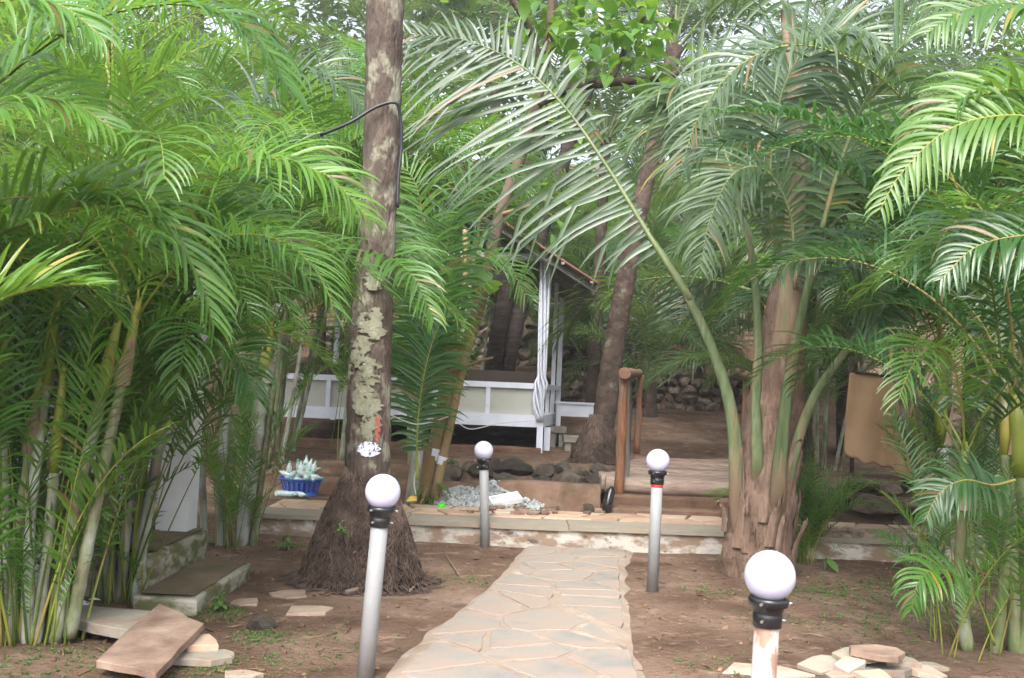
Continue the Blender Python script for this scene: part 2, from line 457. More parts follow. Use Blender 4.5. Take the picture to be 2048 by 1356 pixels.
M['stem_green'] = surf('stem_green', [(0, (.045, .065, .02)), (.4, (.10, .13, .045)), (.75, (.17, .20, .10)), (1, (.25, .27, .20))], scale=3, rough=.55, bump=.3, bscale=18, rnd=.5, stretch=(3, 3, 1), extra=patch((.13, .09, .06), 3, .50, .64, .8))
M['shaft'] = surf('shaft', [(0, (.075, .12, .02)), (.5, (.16, .19, .03)), (.8, (.27, .23, .045)), (1, (.36, .38, .31))], scale=2.5, rough=.42, bump=.15, rnd=.5, stretch=(1, 1, .6))
M['spear'] = surf('spear', [(0, (.13, .085, .055)), (.5, (.23, .16, .115)), (1, (.30, .235, .17))], scale=4, rough=.7, bump=.5, bscale=22, stretch=(4, 4, .4), rnd=.2, extra=patch((.17, .19, .09), 2.5, .5, .62, .6, (2, 2, .4)))
M['sheath'] = surf('sheath', [(0, (.16, .10, .07)), (.6, (.28, .20, .15)), (1, (.50, .49, .45))], scale=3, rough=.8, bump=.5, bscale=22, rnd=.6)
G1 = [(0, (.028, .095, .015)), (.35, (.052, .165, .021)), (.7, (.088, .225, .025)), (1, (.14, .285, .03))]
M['areca'] = leaf_mat('areca', G1, rough=.3, trans=.45, yellow=.02)
M['areca_bright'] = leaf_mat('areca_bright', [(0, (.035, .115, .013)), (.5, (.068, .175, .02)), (1, (.125, .235, .03))], rough=.32, trans=.42, yellow=.06)
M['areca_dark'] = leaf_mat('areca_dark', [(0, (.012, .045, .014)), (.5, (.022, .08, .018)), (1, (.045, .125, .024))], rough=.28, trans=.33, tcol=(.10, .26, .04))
M['coco'] = leaf_mat('coco', [(0, (.035, .085, .030)), (.5, (.065, .125, .045)), (1, (.11, .18, .06))], rough=.34, trans=.36, yellow=.03, spec=.6)
M['coco_grey'] = leaf_mat('coco_grey', [(0, (.045, .085, .045)), (.5, (.07, .12, .062)), (1, (.11, .165, .08))], rough=.32, trans=.32, tcol=(.15, .27, .06), spec=.7)
M['dry'] = leaf_mat('dry', [(0, (.10, .06, .03)), (.5, (.20, .13, .06)), (1, (.30, .22, .12))], rough=.8, trans=.2, tcol=(.3, .2, .08), spec=.2)
M['broad'] = leaf_mat('broad', [(0, (.025, .09, .014)), (.5, (.055, .16, .022)), (1, (.13, .26, .032))], rough=.4, trans=.4, tcol=(.32, .55, .05), yellow=.03)
M['weed'] = leaf_mat('weed', [(0, (.03, .10, .015)), (1, (.10, .19, .03))], rough=.6, trans=.25)
M['far'] = leaf_mat('far', [(0, (.035, .10, .022)), (.5, (.065, .15, .03)), (1, (.14, .23, .05))], rough=.55, trans=.3, tcol=(.22, .35, .08))
M['litter'] = leaf_mat('litter', [(0, (.10, .055, .03)), (.5, (.19, .12, .075)), (1, (.36, .29, .22))], rough=.9, trans=.05, spec=.1)
M['twig'] = surf('twig', [(0, (.10, .065, .05)), (1, (.21, .15, .12))], scale=8, rough=.9)
M['cloth'] = surf('cloth', [(0, (.42, .265, .155)), (1, (.52, .355, .22))], scale=2, rough=.85, bump=.2, bscale=120, bdist=.003, rnd=0, extra=patch((.30, .17, .09), 1.4, .55, .75, .5))
M['blue_plastic'] = plain('blue_plastic', (.045, .11, .48), .35)
M['bottle'] = plain('bottle', (.55, .66, .66), .12, .7)
M['bottle_cap'] = plain('bottle_cap', (.10, .42, .38), .4)
M['green_plastic'] = plain('green_plastic', (.05, .62, .02), .3)
M['styrofoam'] = plain('styrofoam', (.80, .80, .80), .7)
M['yellow_scrap'] = plain('yellow_scrap', (.62, .40, .05), .6)
M['white_stuff'] = plain('white_stuff', (.75, .76, .80), .6)
M['red_paint'] = surf('red_paint', [(0, (.24, .07, .055)), (1, (.34, .115, .09))], scale=14, rough=.8, bump=.5)
M['white_splash'] = surf('white_splash', [(0, (.50, .53, .68)), (1, (.70, .74, .90))], scale=20, rough=.8, bump=.6)
M['hose'] = plain('hose', (.012, .014, .018), .4)
M['wire'] = plain('wire', (.55, .55, .56), .5)
M['pink_cloth'] = plain('pink_cloth', (.26, .055, .10), .8)
M['red_box'] = plain('red_box', (.30, .03, .04), .6)
M['orange_cloth'] = plain('orange_cloth', (.55, .12, .02), .7)
M['eave'] = plain('eave', (.05, .055, .065), .7)
M['blue_wall'] = surf('blue_wall', [(0, (.42, .45, .52)), (1, (.55, .58, .66))], scale=2, rough=.8, bump=.2)


# ------------------------------------------------------------------ ground
def smooth(a, b, x):
    t = max(0.0, min(1.0, (x - a) / (b - a)))
    return t * t * (3 - 2 * t)


KERB_Y = 10.05


def gz(x, y):
    if y < KERB_Y + .1:
        z = .035 * nz(x * .6, y * .6) + .018 * nz(x * 2.3, y * 2.3, 3) + .008 * nz(x * 7, y * 7, 5)
        # ground lies flush with the path
        c = path_mid(y)
        k = smooth(.75, 1.3, abs(x - c[0]) - c[1] + .75)
        return z * k - .012 * (1 - k)
    z = .15
    z += .33 * smooth(11.75, 12.9, y)
    z += .72 * smooth(16.5, 25, y)
    z += .72 * smooth(25.3, 25.5, y)
    z += .28 * smooth(25.6, 30, y)
    z += 1.15 * smooth(30.3, 30.5, y)
    z += max(0, y - 31) * .26
    if y > 11.7: z += .05 * nz(x * .5, y * .5, 9) + .025 * nz(x * 2, y * 2, 2) + .01 * nz(x * 6, y * 6, 2)
    return z


PATH_L = [(750, 1345), (795, 1300), (830, 1268), (880, 1236), (930, 1200), (975, 1165), (1008, 1130), (1030, 1105), (1052, 1080)]
PATH_R = [(1312, 1356), (1288, 1310), (1276, 1250), (1264, 1180), (1262, 1140), (1272, 1110), (1284, 1092)]
_pl = sorted([(G(*q).y, G(*q).x) for q in PATH_L]); _pr = sorted([(G(*q).y, G(*q).x) for q in PATH_R])


def lerp_tab(tab, y):
    if y <= tab[0][0]: return tab[0][1]
    if y >= tab[-1][0]: return tab[-1][1]
    for (a, va), (b, vb) in zip(tab, tab[1:]):
        if a <= y <= b: return va + (vb - va) * (y - a) / (b - a)


def path_lr(y):
    return lerp_tab(_pl, y), lerp_tab(_pr, y)


def path_mid(y):
    l, r = path_lr(y)
    return ((l + r) / 2, (r - l) / 2)


def axis(stops):
    out = []
    for a, b, st in stops:
        n = max(1, int(round((b - a) / st)))
        out += [a + (b - a) * i / n for i in range(n)]
    out.append(stops[-1][1])
    return out


xs = axis([(-90, -20, 7), (-20, -6, 1.0), (-6, -4, .25), (-4, 5, .075), (5, 8, .25), (8, 20, 1.0), (20, 90, 7)])
ys = axis([(-12, 2, 1.0), (2, 4.4, .2), (4.4, 10.15, .07), (10.15, 10.2, .05), (10.2, 13.5, .11), (13.5, 18, .25), (18, 25.3, .6), (25.3, 25.5, .1), (25.5, 30.3, .8), (30.3, 30.5, .1), (30.5, 40, 1.5), (40, 160, 8)])
g = MB()
nx = len(xs)
for y in ys:
    for x in xs: g.v.append((x, y, gz(x, y)))
for j in range(len(ys) - 1):
    for i in range(nx - 1):
        g.face([j * nx + i, j * nx + i + 1, (j + 1) * nx + i + 1, (j + 1) * nx + i], 0, True)
structure('ground', g, M['soil'])

# ------------------------------------------------------------------ crazy-paved path
rng = random.Random(11)


def clip_poly(poly, nx_, ny_, c):
    out = []
    for i in range(len(poly)):
        a, b = poly[i], poly[(i + 1) % len(poly)]
        da = a[0] * nx_ + a[1] * ny_ - c; db = b[0] * nx_ + b[1] * ny_ - c
        if da <= 0: out.append(a)
        if (da < 0 < db) or (db < 0 < da):
            t = da / (da - db); out.append((a[0] + (b[0] - a[0]) * t, a[1] + (b[1] - a[1]) * t))
    return out


def voronoi(sites, box):
    x0, y0, x1, y1 = box
    cells = []
    for i, s in enumerate(sites):
        poly = [(x0, y0), (x1, y0), (x1, y1), (x0, y1)]
        for j, q in enumerate(sites):
            if i == j: continue
            dx, dy = q[0] - s[0], q[1] - s[1]
            if dx * dx + dy * dy > 9: continue
            poly = clip_poly(poly, dx, dy, (q[0] ** 2 + q[1] ** 2 - s[0] ** 2 - s[1] ** 2) / 2)
            if len(poly) < 3: break
        cells.append(poly if len(poly) >= 3 else None)
    return cells


def inset(poly, d):
    """move each edge of a convex polygon inwards"""
    res = poly
    n = len(poly)
    cx = sum(p[0] for p in poly) / n; cy = sum(p[1] for p in poly) / n
    for i in range(n):
        a, b = poly[i], poly[(i + 1) % n]
        ex, ey = b[0] - a[0], b[1] - a[1]
        l = math.hypot(ex, ey)
        if l < 1e-6: continue
        nx_, ny_ = ey / l, -ex / l
        if (cx - a[0]) * nx_ + (cy - a[1]) * ny_ > 0: nx_, ny_ = -nx_, -ny_
        res = clip_poly(res, nx_, ny_, a[0] * nx_ + a[1] * ny_ - d)
        if len(res) < 3: return None
    return res


def roughen(poly, r, amt):
    out = []
    n = len(poly)
    for i in range(n):
        a, b = poly[i], poly[(i + 1) % n]
        l = math.hypot(b[0] - a[0], b[1] - a[1])
        k = max(1, min(4, int(l / .12)))
        for t in range(k):
            u = t / k
            out.append((a[0] + (b[0] - a[0]) * u + r.uniform(-amt, amt), a[1] + (b[1] - a[1]) * u + r.uniform(-amt, amt)))
    return out


pm = MB()
py_ = axis([(2.5, KERB_Y - .02, .08)])
cols = 18
for y in py_:
    l, r_ = path_lr(y)
    l += .04 * nz(y * 3, 1); r_ += .05 * nz(y * 3, 7)
    for k in range(cols + 1):
        u = k / cols; x = l + (r_ - l) * u
        edge = smooth(0, .1, min(u, 1 - u))
        pm.v.append((x, y, -.03 + edge * (.046 + .005 * nz(x * 4, y * 4))))
for j in range(len(py_) - 1):
    for i in range(cols):
        a = j * (cols + 1) + i
        pm.face([a, a + 1, a + cols + 2, a + cols + 1], 0, True)
path = structure('path', pm, M['mortar'])
sites = []
y = 2.7
while y < KERB_Y:
    l, r_ = path_lr(y)
    k = rng.choice([2, 3, 3])
    for i in range(k):
        sites.append((l + (r_ - l) * (i + .5 + rng.uniform(-.33, .33)) / k, y + rng.uniform(-.17, .17)))
    y += rng.uniform(.33, .46)
for poly in voronoi(sites, (-1.5, 2.4, 2.5, KERB_Y - .03)):
    if not poly: continue
    q = []
    for (x, y) in poly:
        l, r_ = path_lr(y)
        q.append((min(max(x, l + .07), r_ - .07), y))
    q = inset(q, rng.uniform(.012, .035))
    if not q: continue
    q = roughen(q, rng, .013)
    tx, ty = rng.uniform(-.012, .012), rng.uniform(-.012, .012)
    cx = sum(p[0] for p in q) / len(q); cy = sum(p[1] for p in q) / len(q)
    mb = MB(); mb.prism([(a - cx, b - cy) for a, b in q], -.02, rng.uniform(.019, .025), bev=.004, ztop=lambda a, b: a * tx + b * ty)
    part('paving_stone', mb, M['paver'], path, loc=(cx, cy, 0))

# ------------------------------------------------------------------ raised cross walk with whitewashed kerb
kz = .21
walk = MB()
walk.box((-2.35, KERB_Y + .02, -.2), (7.5, KERB_Y + .16, kz - .045))
cross_walk = structure('kerb', walk, M['kerb'])
x = -2.4
r2 = random.Random(5)
while x < 7.5:
    L_ = r2.uniform(1.1, 1.7)
    mb = MB(); mb.box((0, -.012, -.044), (L_ - .006, .52, .0), 0)
    t = part('coping_slab', mb, M['kerb_top'], cross_walk, loc=(x, KERB_Y + r2.uniform(-.004, .004), kz + r2.uniform(-.004, .004)), rot=(0, r2.uniform(-.004, .004), 0))
    x += L_
# crazy paving behind the coping
bed = MB(); bed.box((-2.4, KERB_Y + .53, 0), (7.5, KERB_Y + 1.32, kz - .014))
walk_bed = structure('walkway', bed, M['mortar'])
sites = [(-2.4 + i * .42 + r2.uniform(-.15, .15), KERB_Y + .53 + (j + .5) * .39 + r2.uniform(-.12, .12)) for i in range(24) for j in range(2)]
for poly in voronoi(sites, (-2.4, KERB_Y + .53, 7.5, KERB_Y + 1.3)):
    if not poly: continue
    q = inset(poly, r2.uniform(.008, .02))
    if not q: continue
    q = roughen(q, r2, .012)
    cx = sum(p[0] for p in q) / len(q); cy = sum(p[1] for p in q) / len(q)
    mb = MB(); mb.prism([(a - cx, b - cy) for a, b in q], -.03, r2.uniform(.0, .012), bev=.006)
    part('paving_stone', mb, M['peach_paver'], walk_bed, loc=(cx, cy, kz))


# ------------------------------------------------------------------ rocks
def rock_mesh(name, seed, sub=2, mat=None, flat=1.0):
    r = random.Random(seed)
    import bmesh
    bm = bmesh.new(); bmesh.ops.create_icosphere(bm, subdivisions=sub, radius=.5)
    planes = [(Vector((r.uniform(-1, 1), r.uniform(-1, 1), r.uniform(-1, 1))).normalized(), r.uniform(.26, .42)) for _ in range(9)]
    for v in bm.verts:
        for n_, d in planes:
            k = v.co.dot(n_) - d
            if k > 0: v.co -= n_ * k * .85
        v.co += v.co.normalized() * .05 * nz(v.co.x * 4 + seed, v.co.y * 4, v.co.z * 4)
        v.co.z *= flat
    me = bpy.data.meshes.new(name); bm.to_mesh(me); bm.free()
    if mat: me.materials.append(mat)
    return me


ROCKS = [rock_mesh('rock', 100 + i, 2, M['rock']) for i in range(7)]
WROCKS = [rock_mesh('stone', 200 + i, 2, M['wall_rock']) for i in range(8)]


def stone_wall(label, x0, x1, y, zbase, h, seed, sz=.26):
    t = thing('stone_wall', label, 'wall', ((x0 + x1) / 2, y, zbase))
    r = random.Random(seed)
    # rubble core behind the face stones
    c = MB(); c.box((x0, y + .12, zbase - .3), (x1, y + .32, zbase + h - .08)); c.v = [(a - t.location.x, b - y, d - zbase) for a, b, d in c.v]
    part('core', c, M['rock'], t)
    rows = max(1, int(round(h / (sz * .72))))
    cnt = 0
    for j in range(rows + 1):
        x = x0 + r.uniform(0, .2)
        while x < x1 and cnt < 298:
            w = r.uniform(.75, 1.6) * sz
            hh = h / rows * r.uniform(.95, 1.3)
            zc = (j + .5) * h / rows * .95 + r.uniform(-.03, .03)
            if j == rows:
                if r.random() < .55: x += w; continue
                zc -= .05; hh *= .8
            put('stone', r.choice(WROCKS), t, loc=(x + w / 2 - t.location.x, r.uniform(-.05, .07), zc), rot=(r.uniform(-.25, .25), r.uniform(-.25, .25), r.uniform(0, 6.3)),
                sc=(w * 1.15, w * 1.1, hh * 1.15))
            x += w * .93; cnt += 1
    return t


stone_wall('dark rubble stone wall across the clearing behind the log bridge', -.6, 7.0, 25.35, gz(2, 25.2) - .05, .86, 1, .27)
stone_wall('upper rubble stone terrace wall higher up behind the gazebo', -5.5, 3.2, 30.35, gz(0, 30.1) - .05, 1.2, 2, .40)


# ------------------------------------------------------------------ gazebo
def gazebo():
    d0 = 17.0
    A = P(1078, 905, d0); zf = gz(A.x, d0)
    xr = A.x; xl = xr - 5 * .86
    t = thing('gazebo', 'white timber gazebo on posts with grey panels and red tiled roof', 'gazebo', (xr - 2, d0, zf))
    O = t.location.copy()

    def rel(q): return Vector(q) - O
    zr0, zr1 = 1.46 - 62 / 124, 1.46 + 18 / 124      # bottom and top of the parapet
    B = Vector((xr + .42, d0 + 3.2, 0)); C_ = Vector((xl + .42, d0 + 3.2, 0)); A0 = Vector((xr, d0, 0)); D = Vector((xl, d0, 0))

    def pp(v, z): return rel((v.x, v.y, z))
    # floor
    fl = MB(); fl.add([pp(v, z) for z in (zr0 + .02, zr0 + .09) for v in (D, A0, B, C_)], [(3, 2, 1, 0), (4, 5, 6, 7), (0, 1, 5, 4), (1, 2, 6, 5), (2, 3, 7, 6), (3, 0, 4, 7)])
    part('floor', fl, M['dark_wood'], t)
    for (a, b) in ((D, A0), (A0, B), (D, C_), (C_, B)):
        m = MB(); m.beam(pp(a, zr0 + .045), pp(b, zr0 + .045), .09, .19); part('floor_beam', m, M['white_paint'], t, loc=(0, -.012, 0))
        if b is B and a is C_:
            m = MB(); m.beam(pp(a, zr1 - .035), pp(b, zr1 - .035), .07, .07); part('rail', m, M['white_paint'], t); continue
        m = MB(); m.beam(pp(a, zr1 - .035), pp(b, zr1 - .035), .075, .09); part('rail', m, M['white_paint'], t)
    # front panels and uprights
    for i in range(6):
        v = D.lerp(A0, i / 5)
        if 0 < i < 5:
            m = MB(); m.beam(pp(v, zr0 + .14), pp(v, zr1 - .08), .07, .07, up=Vector((0, 1, 0))); part('upright', m, M['white_paint'], t)
        if i < 5:
            a = D.lerp(A0, i / 5) + Vector((.035, .01, 0)); b = D.lerp(A0, (i + 1) / 5) + Vector((-.035, .01, 0))
            m = MB(); m.add([pp(a, zr0 + .14), pp(b, zr0 + .14), pp(b, zr1 - .08), pp(a, zr1 - .08)] + [pp(q + Vector((0, .015, 0)), z) for q, z in ((a, zr0 + .14), (b, zr0 + .14), (b, zr1 - .08), (a, zr1 - .08))],
                            [(0, 1, 2, 3), (7, 6, 5, 4), (0, 4, 5, 1), (1, 5, 6, 2), (2, 6, 7, 3), (3, 7, 4, 0)])
            part('panel', m, M['panel'], t)
    # right side uprights
    for k in (.33, .66):
        v = A0.lerp(B, k)
        m = MB(); m.beam(pp(v, zr0 + .14), pp(v, zr1 - .08), .06, .06, up=Vector((0, 1, 0))); part('upright', m, M['white_paint'], t)
    # posts
    ztop = 3.62
    for v, w in ((A0, .10), (B, .09), (A0.lerp(B, .62), .07), (D, .10), (C_, .09), (D.lerp(A0, .5), .09), (C_.lerp(B, .5), .07)):
        front_mid = (v - D.lerp(A0, .5)).length < .01
        g0 = gz(v.x, v.y) - .08
        m = MB(); m.beam(pp(v, zr1 + .012 if front_mid else g0), pp(v, ztop), w, w, up=Vector((0, 1, 0)))
        part('post', m, M['white_paint'], t)
    # short legs under the front beam
    v = A0 + Vector((.13, .35, 0)); m = MB(); m.beam(pp(v, gz(v.x, v.y) - .08), pp(v, zr0 - .055), .1, .1, up=Vector((0, 1, 0))); part('leg', m, M['white_paint'], t)
    # plinth beam on the ground
    m = rough_box((xl - .3, d0 - .28, zf - .3), (xr + .02, d0 - .06, zf + .09), .014); m.v = [tuple(rel(q)) for q in m.v]
    part('plinth_beam', m, M['concrete_brown'], t)
    # roof: gable with the ridge running away from the camera, sheets of ribbed tile
    xm = (xl + xr) / 2 + .2; zrdg = 4.85; ze = 3.22
    xe = xr + .78; xw = xl - .78
    for sgn, xx in ((1, xe), (-1, xw)):
        for k in range(8):
            y0 = d0 - .7 + k * .62; y1 = y0 + .6
            m = MB()
            n = 12
            vs_ = []
            for i in range(n + 1):
                yy = y0 + (y1 - y0) * i / n; zz = .018 * math.cos(i * math.pi)
                for (px_, pz) in ((xm, zrdg), (xx, ze)):
                    vs_.append(rel((px_, yy, pz + zz))); vs_.append(rel((px_, yy, pz + zz - .03)))
            fs = []
            for i in range(n):
                a = i * 4
                fs += [(a, a + 2, a + 6, a + 4), (a + 1, a + 5, a + 7, a + 3), (a + 2, a + 3, a + 7, a + 6), (a, a + 4, a + 5, a + 1)]
            fs += [(0, 1, 3, 2), (n * 4, n * 4 + 2, n * 4 + 3, n * 4 + 1)]
            m.add(vs_, fs)
            part('roof_sheet', m, M['roof'], t)
        for k in range(6):
            yy = d0 - .5 + k * .86
            m = MB(); m.beam(rel((xm, yy, zrdg - .10)), rel((xx, yy, ze - .10)), .06, .1); part('rafter', m, M['grey_wood'], t)
        for u in (.55, .8, .97):
            xx2 = xm + (xx - xm) * u; zz = zrdg + (ze - zrdg) * u
            m = MB(); m.beam(rel((xx2, d0 - .7, zz - .045)), rel((xx2, d0 + 4.1, zz - .045)), .05, .04); part('purlin', m, M['grey_wood'], t)
    for yy in (d0, d0 + 3.2):
        m = MB(); m.beam(rel((xl - .06, yy, ztop + .04)), rel((xr + .06, yy, ztop + .04)), .08, .11); part('tie_beam', m, M['white_paint'], t)
    for xx in (xl + .05, xr + .05):
        m = MB(); m.beam(rel((xx, d0 - .5, ztop - .02)), rel((xx + .3, d0 + 3.6, ztop - .02)), .08, .09); part('tie_beam', m, M['white_paint'], t)
    # gathered white curtain tied to the front right post
    cu = MB(); rc = random.Random(3)
    for k in range(7):
        ph = k * .9
        pts = []
        for i in range(26):
            u = i / 25; z = ztop - .05 - (ztop - zr0 - .1) * u
            rr = .035 + .03 * (1 - u) + (.045 * math.sin(u * 3.1) if u > .75 else 0)
            tw = ph + u * 1.2 + (max(0, u - .7) * 9)
            pts.append(pp(A0, z) + Vector((-.01 + math.cos(tw) * rr * 1.3 + (-.04 * smooth(.74, .9, u) if u < .92 else -.04 + (u - .92) * .5), math.sin(tw) * rr - .05, 0)))
        cu.tube(pts, [.022] * 26, 5)
    part('tied_curtain', cu, M['white_paint'], t)
    # benches inside, seen over the parapet
    bt = thing('bench', 'long dark brown bench backed against the gazebo front rail', 'bench', (xr - 2.1, d0 + .45, zr0 + .09))
    m = MB(); m.box((-2.0, 0, .3), (2.0, .05, 1.46 + 42 / 121 - zr0 - .09)); part('backrest', m, M['dark_wood'], bt)
    m = MB(); m.box((-2.0, .053, .38), (2.0, .5, .44)); part('seat', m, M['dark_wood'], bt)
    for sx in (-1.8, 1.8):
        m = MB(); m.box((sx - .04, .1, 0), (sx + .04, .45, .378)); part('leg', m, M['dark_wood'], bt)
    return t


gazebo()

# steps up to the gazebo
st = thing('garden_steps', 'two small grey concrete steps beside the gazebo entrance', 'steps', P(1130, 890, 17.6))
for (px0, px1, pyt, d, hh) in ((1098, 1133, 853, 18.0, .10), (1128, 1168, 872, 17.3, .10)):
    a = P(px0, pyt, d); b = P(px1, pyt, d)
    m = MB(); m.box((a.x, d, a.z - hh), (b.x, d + .55, a.z)); m.v = [tuple(Vector(q) - st.location) for q in m.v]
    part('tread', m, M['concrete_grey'], st)
    for xx in (a.x + .02, b.x - .12):
        m = MB(); m.box((xx, d + .03, gz(xx, d) - .05), (xx + .1, d + .5, a.z - hh - .003)); m.v = [tuple(Vector(q) - st.location) for q in m.v]
        part('pier', m, M['concrete_grey'], st)

# white bench table
a = P(1110, 803, 18.6); b = P(1194, 806, 18.6)
tb = thing('table', 'small white wooden table standing on earth beside the gazebo steps', 'table', ((a.x + b.x) / 2, 18.6, gz(a.x, 18.6)))
hw = (b.x - a.x) / 2; ht = a.z - tb.location.z
m = MB(); m.box((-hw, -.05, ht - .035), (hw, .45, ht)); part('tabletop', m, M['white_paint'], tb)
m = MB(); m.box((-hw + .05, -.02, ht - .25), (hw - .05, .0, ht - .037)); part('apron', m, M['white_paint'], tb)
for sx in (-1, 1):
    for yy in (0, .38):
        m = MB(); m.box((sx * (hw - .07) - .04, yy - .03, -.03), (sx * (hw - .07) + .04, yy + .04, ht - .037)); part('leg', m, M['white_paint'], tb)

# ------------------------------------------------------------------ log bridge with rails
br = thing('log_bridge', 'log-decked footbridge with concrete steps and varnished post rails', 'bridge', P(1350, 950, 12))
BO = br.location.copy()
FL, FR = P(1240, 948, 11.75), P(1540, 958, 11.75)
BL, BR = P(1276, 903, 16.0), P(1505, 913, 16.0)
zdeck = .57
rb = random.Random(9)
nlog = 22
for i in range(nlog):
    u = (i + .5) / nlog
    a = Vector((FL.x, FL.y, 0)).lerp(Vector((BL.x, BL.y, 0)), u); b = Vector((FR.x, FR.y, 0)).lerp(Vector((BR.x, BR.y, 0)), u)
    a.x -= rb.uniform(.05, .3) if i < 6 else rb.uniform(0, .1); b.x += rb.uniform(0, .15)
    rr = .098
    pts = []
    for k in range(7):
        q = a.lerp(b, k / 6); pts.append(Vector((q.x, q.y + rb.uniform(-.008, .008), zdeck - rr + rb.uniform(-.012, .012) + .0)) - BO)
    m = MB(); m.tube(pts, [rr * rb.uniform(.93, 1.05) for _ in pts], 9)
    part('deck_log', m, M['log'], br)
# bearer log and concrete steps under the front
m = MB(); m.tube([Vector((FL.x - .05, FL.y + .02, zdeck - .29)) - BO, Vector((FR.x + .1, FR.y + .02, zdeck - .29)) - BO], [.09, .085], 10); part('bearer_log', m, M['log'], br)
m = rough_box((FL.x - .15, FL.y - .13, .0), (FR.x + .3, FL.y + .2, .385), .014); m.v = [tuple(Vector(q) - BO) for q in m.v]; part('concrete_step', m, M['concrete_brown'], br)
m = rough_box((FL.x - .2, FL.y - .36, .0), (FR.x + .35, FL.y - .133, .27), .014); m.v = [tuple(Vector(q) - BO) for q in m.v]; part('concrete_step', m, M['concrete_brown'], br)


def log_post(a, b, r0, mat='varnish', n=9, name='post'):
    pts = [Vector(a).lerp(Vector(b), i / 7) + Vector((rb.uniform(-.008, .008), rb.uniform(-.008, .008), 0)) - BO for i in range(8)]
    m = MB(); m.tube(pts, [r0 * rb.uniform(.86, 1.1) for _ in pts], n, jit=.06, rng=rb); part(name, m, M[mat], br)


p_fl0, p_fl1 = P(1238, 1005, 11.7), P(1247, 752, 11.7)
p_bl0, p_bl1 = P(1273, 908, 16.0), P(1281, 750, 16.0)
log_post(p_fl0, p_fl1, .055); log_post(p_bl0, p_bl1, .05)
log_post(p_fl0 + Vector((.11, .25, 0)), p_fl1 + Vector((.075, .3, -.02)), .03, 'grey_wood')
log_post(p_fl0 + Vector((.3, 1.9, .15)), p_fl1 + Vector((.3, 1.9, -.02)), .03, 'bark_dark')
log_post(p_fl1 + Vector((-.01, -.14, .03)), p_bl1 + Vector((.02, .3, .03)), .062, 'rail_log', 12, 'handrail')
p_fr0, p_fr1 = P(1535, 1010, 11.7), P(1545, 765, 11.7)
p_br0, p_br1 = P(1485, 905, 16.0), P(1493, 755, 16.0)
log_post(p_fr0, p_fr1, .06); log_post(p_br0, p_br1, .055)
log_post(p_fr1 + Vector((0, -.14, .03)), p_br1 + Vector((.02, .3, .03)), .06, 'rail_log', 12, 'handrail')

# earth retaining edging along the walk and the bank of stones above it
ed = thing('retaining_edge', 'low brown mud-stained concrete edging below the bank of stones', 'edging', (0, 11.55, .2))
for (x0, x1, h, yy) in ((-2.2, -.35, .20, 11.95), (-.1, FL.x - .22, .27, 11.62), (FR.x + .4, 7.0, .2, 12.4)):
    m = MB(); n = int((x1 - x0) / .12)
    for i in range(n + 1):
        x = x0 + (x1 - x0) * i / n
        zt = h + .03 * nz(x * 2, yy); o_ = .03 * nz(x * 3, 4)
        for (y_, z_) in ((o_ - .02, -.2), (o_, zt - .05), (.05 + o_, zt), (.2, zt + .01), (.25, -.2)): m.v.append((x, yy - 11.55 + y_, z_))
    for i in range(n):
        for k in range(4): m.face([i * 5 + k, i * 5 + 5 + k, i * 5 + 6 + k, i * 5 + 1 + k], 0, True)
    m.face([4, 3, 2, 1, 0]); m.face([n * 5 + k for k in range(5)])
    part('edge_block', m, M['concrete_brown'], ed)
bk = thing('stone_bank', 'bank of dark mossy boulders between gazebo and log bridge', 'rock bank', (.2, 12.3, .4))
rr_ = random.Random(21)
for (px, py, d, w, h) in ((905, 955, 12.6, .34, .22), (960, 950, 12.7, .40, .22), (1015, 960, 12.4, .42, .22), (1030, 943, 12.9, .5, .28), (1085, 950, 12.8, .36, .2), (1100, 942, 13.1, .34, .22), (1135, 955, 12.6, .36, .22), (1075, 970, 12.15, .40, .22),
                          (1115, 978, 12.0, .28, .18), (1150, 972, 12.1, .26, .2), (1165, 980, 12.0, .22, .18), (1190, 962, 12.4, .38, .22), (1205, 975, 12.1, .26, .18), (1160, 945, 12.9, .32, .2), (1125, 935, 13.3, .3, .2), (985, 935, 13.1, .35, .3),
                          (940, 940, 12.9, .3, .2), (880, 960, 12.3, .3, .2), (1200, 940, 13.0, .3, .18)):
    q = P(px, py, d)
    put('stone', rr_.choice(ROCKS), bk, loc=Vector((q.x, q.y, max(q.z - .03, gz(q.x, q.y) + .02))) - bk.location, rot=(rr_.uniform(-.3, .3), rr_.uniform(-.3, .3), rr_.uniform(0, 6.3)), sc=(w * 1.1, w, h * 1.25))
# right-hand terrace stones
bk2 = thing('stone_bank', 'rough logs and stones edging the bank below the beige cloth', 'rock bank', (3.8, 12.3, .4))
for (px, py, d, w, h) in ((1680, 985, 12.2, .6, .2), (1740, 1000, 12.0, .6, .25), (1800, 1000, 12.0, .5, .22), (1720, 965, 12.8, .7, .22), (1780, 975, 12.7, .5, .22), (1838, 965, 12.7, .4, .25), (1850, 1000, 12.0, .4, .2), (1650, 1000, 12.1, .4, .25), (1890, 985, 12.3, .5, .25), (1950, 985, 12.3, .5, .25)):
    q = P(px, py, d)
    put('stone', rr_.choice(WROCKS), bk2, loc=Vector((q.x, q.y, max(q.z - .05, gz(q.x, q.y)))) - bk2.location, rot=(rr_.uniform(-.2, .2), rr_.uniform(-.2, .2), rr_.uniform(0, 6.3)), sc=(w * 1.2, w * .8, h * .95))

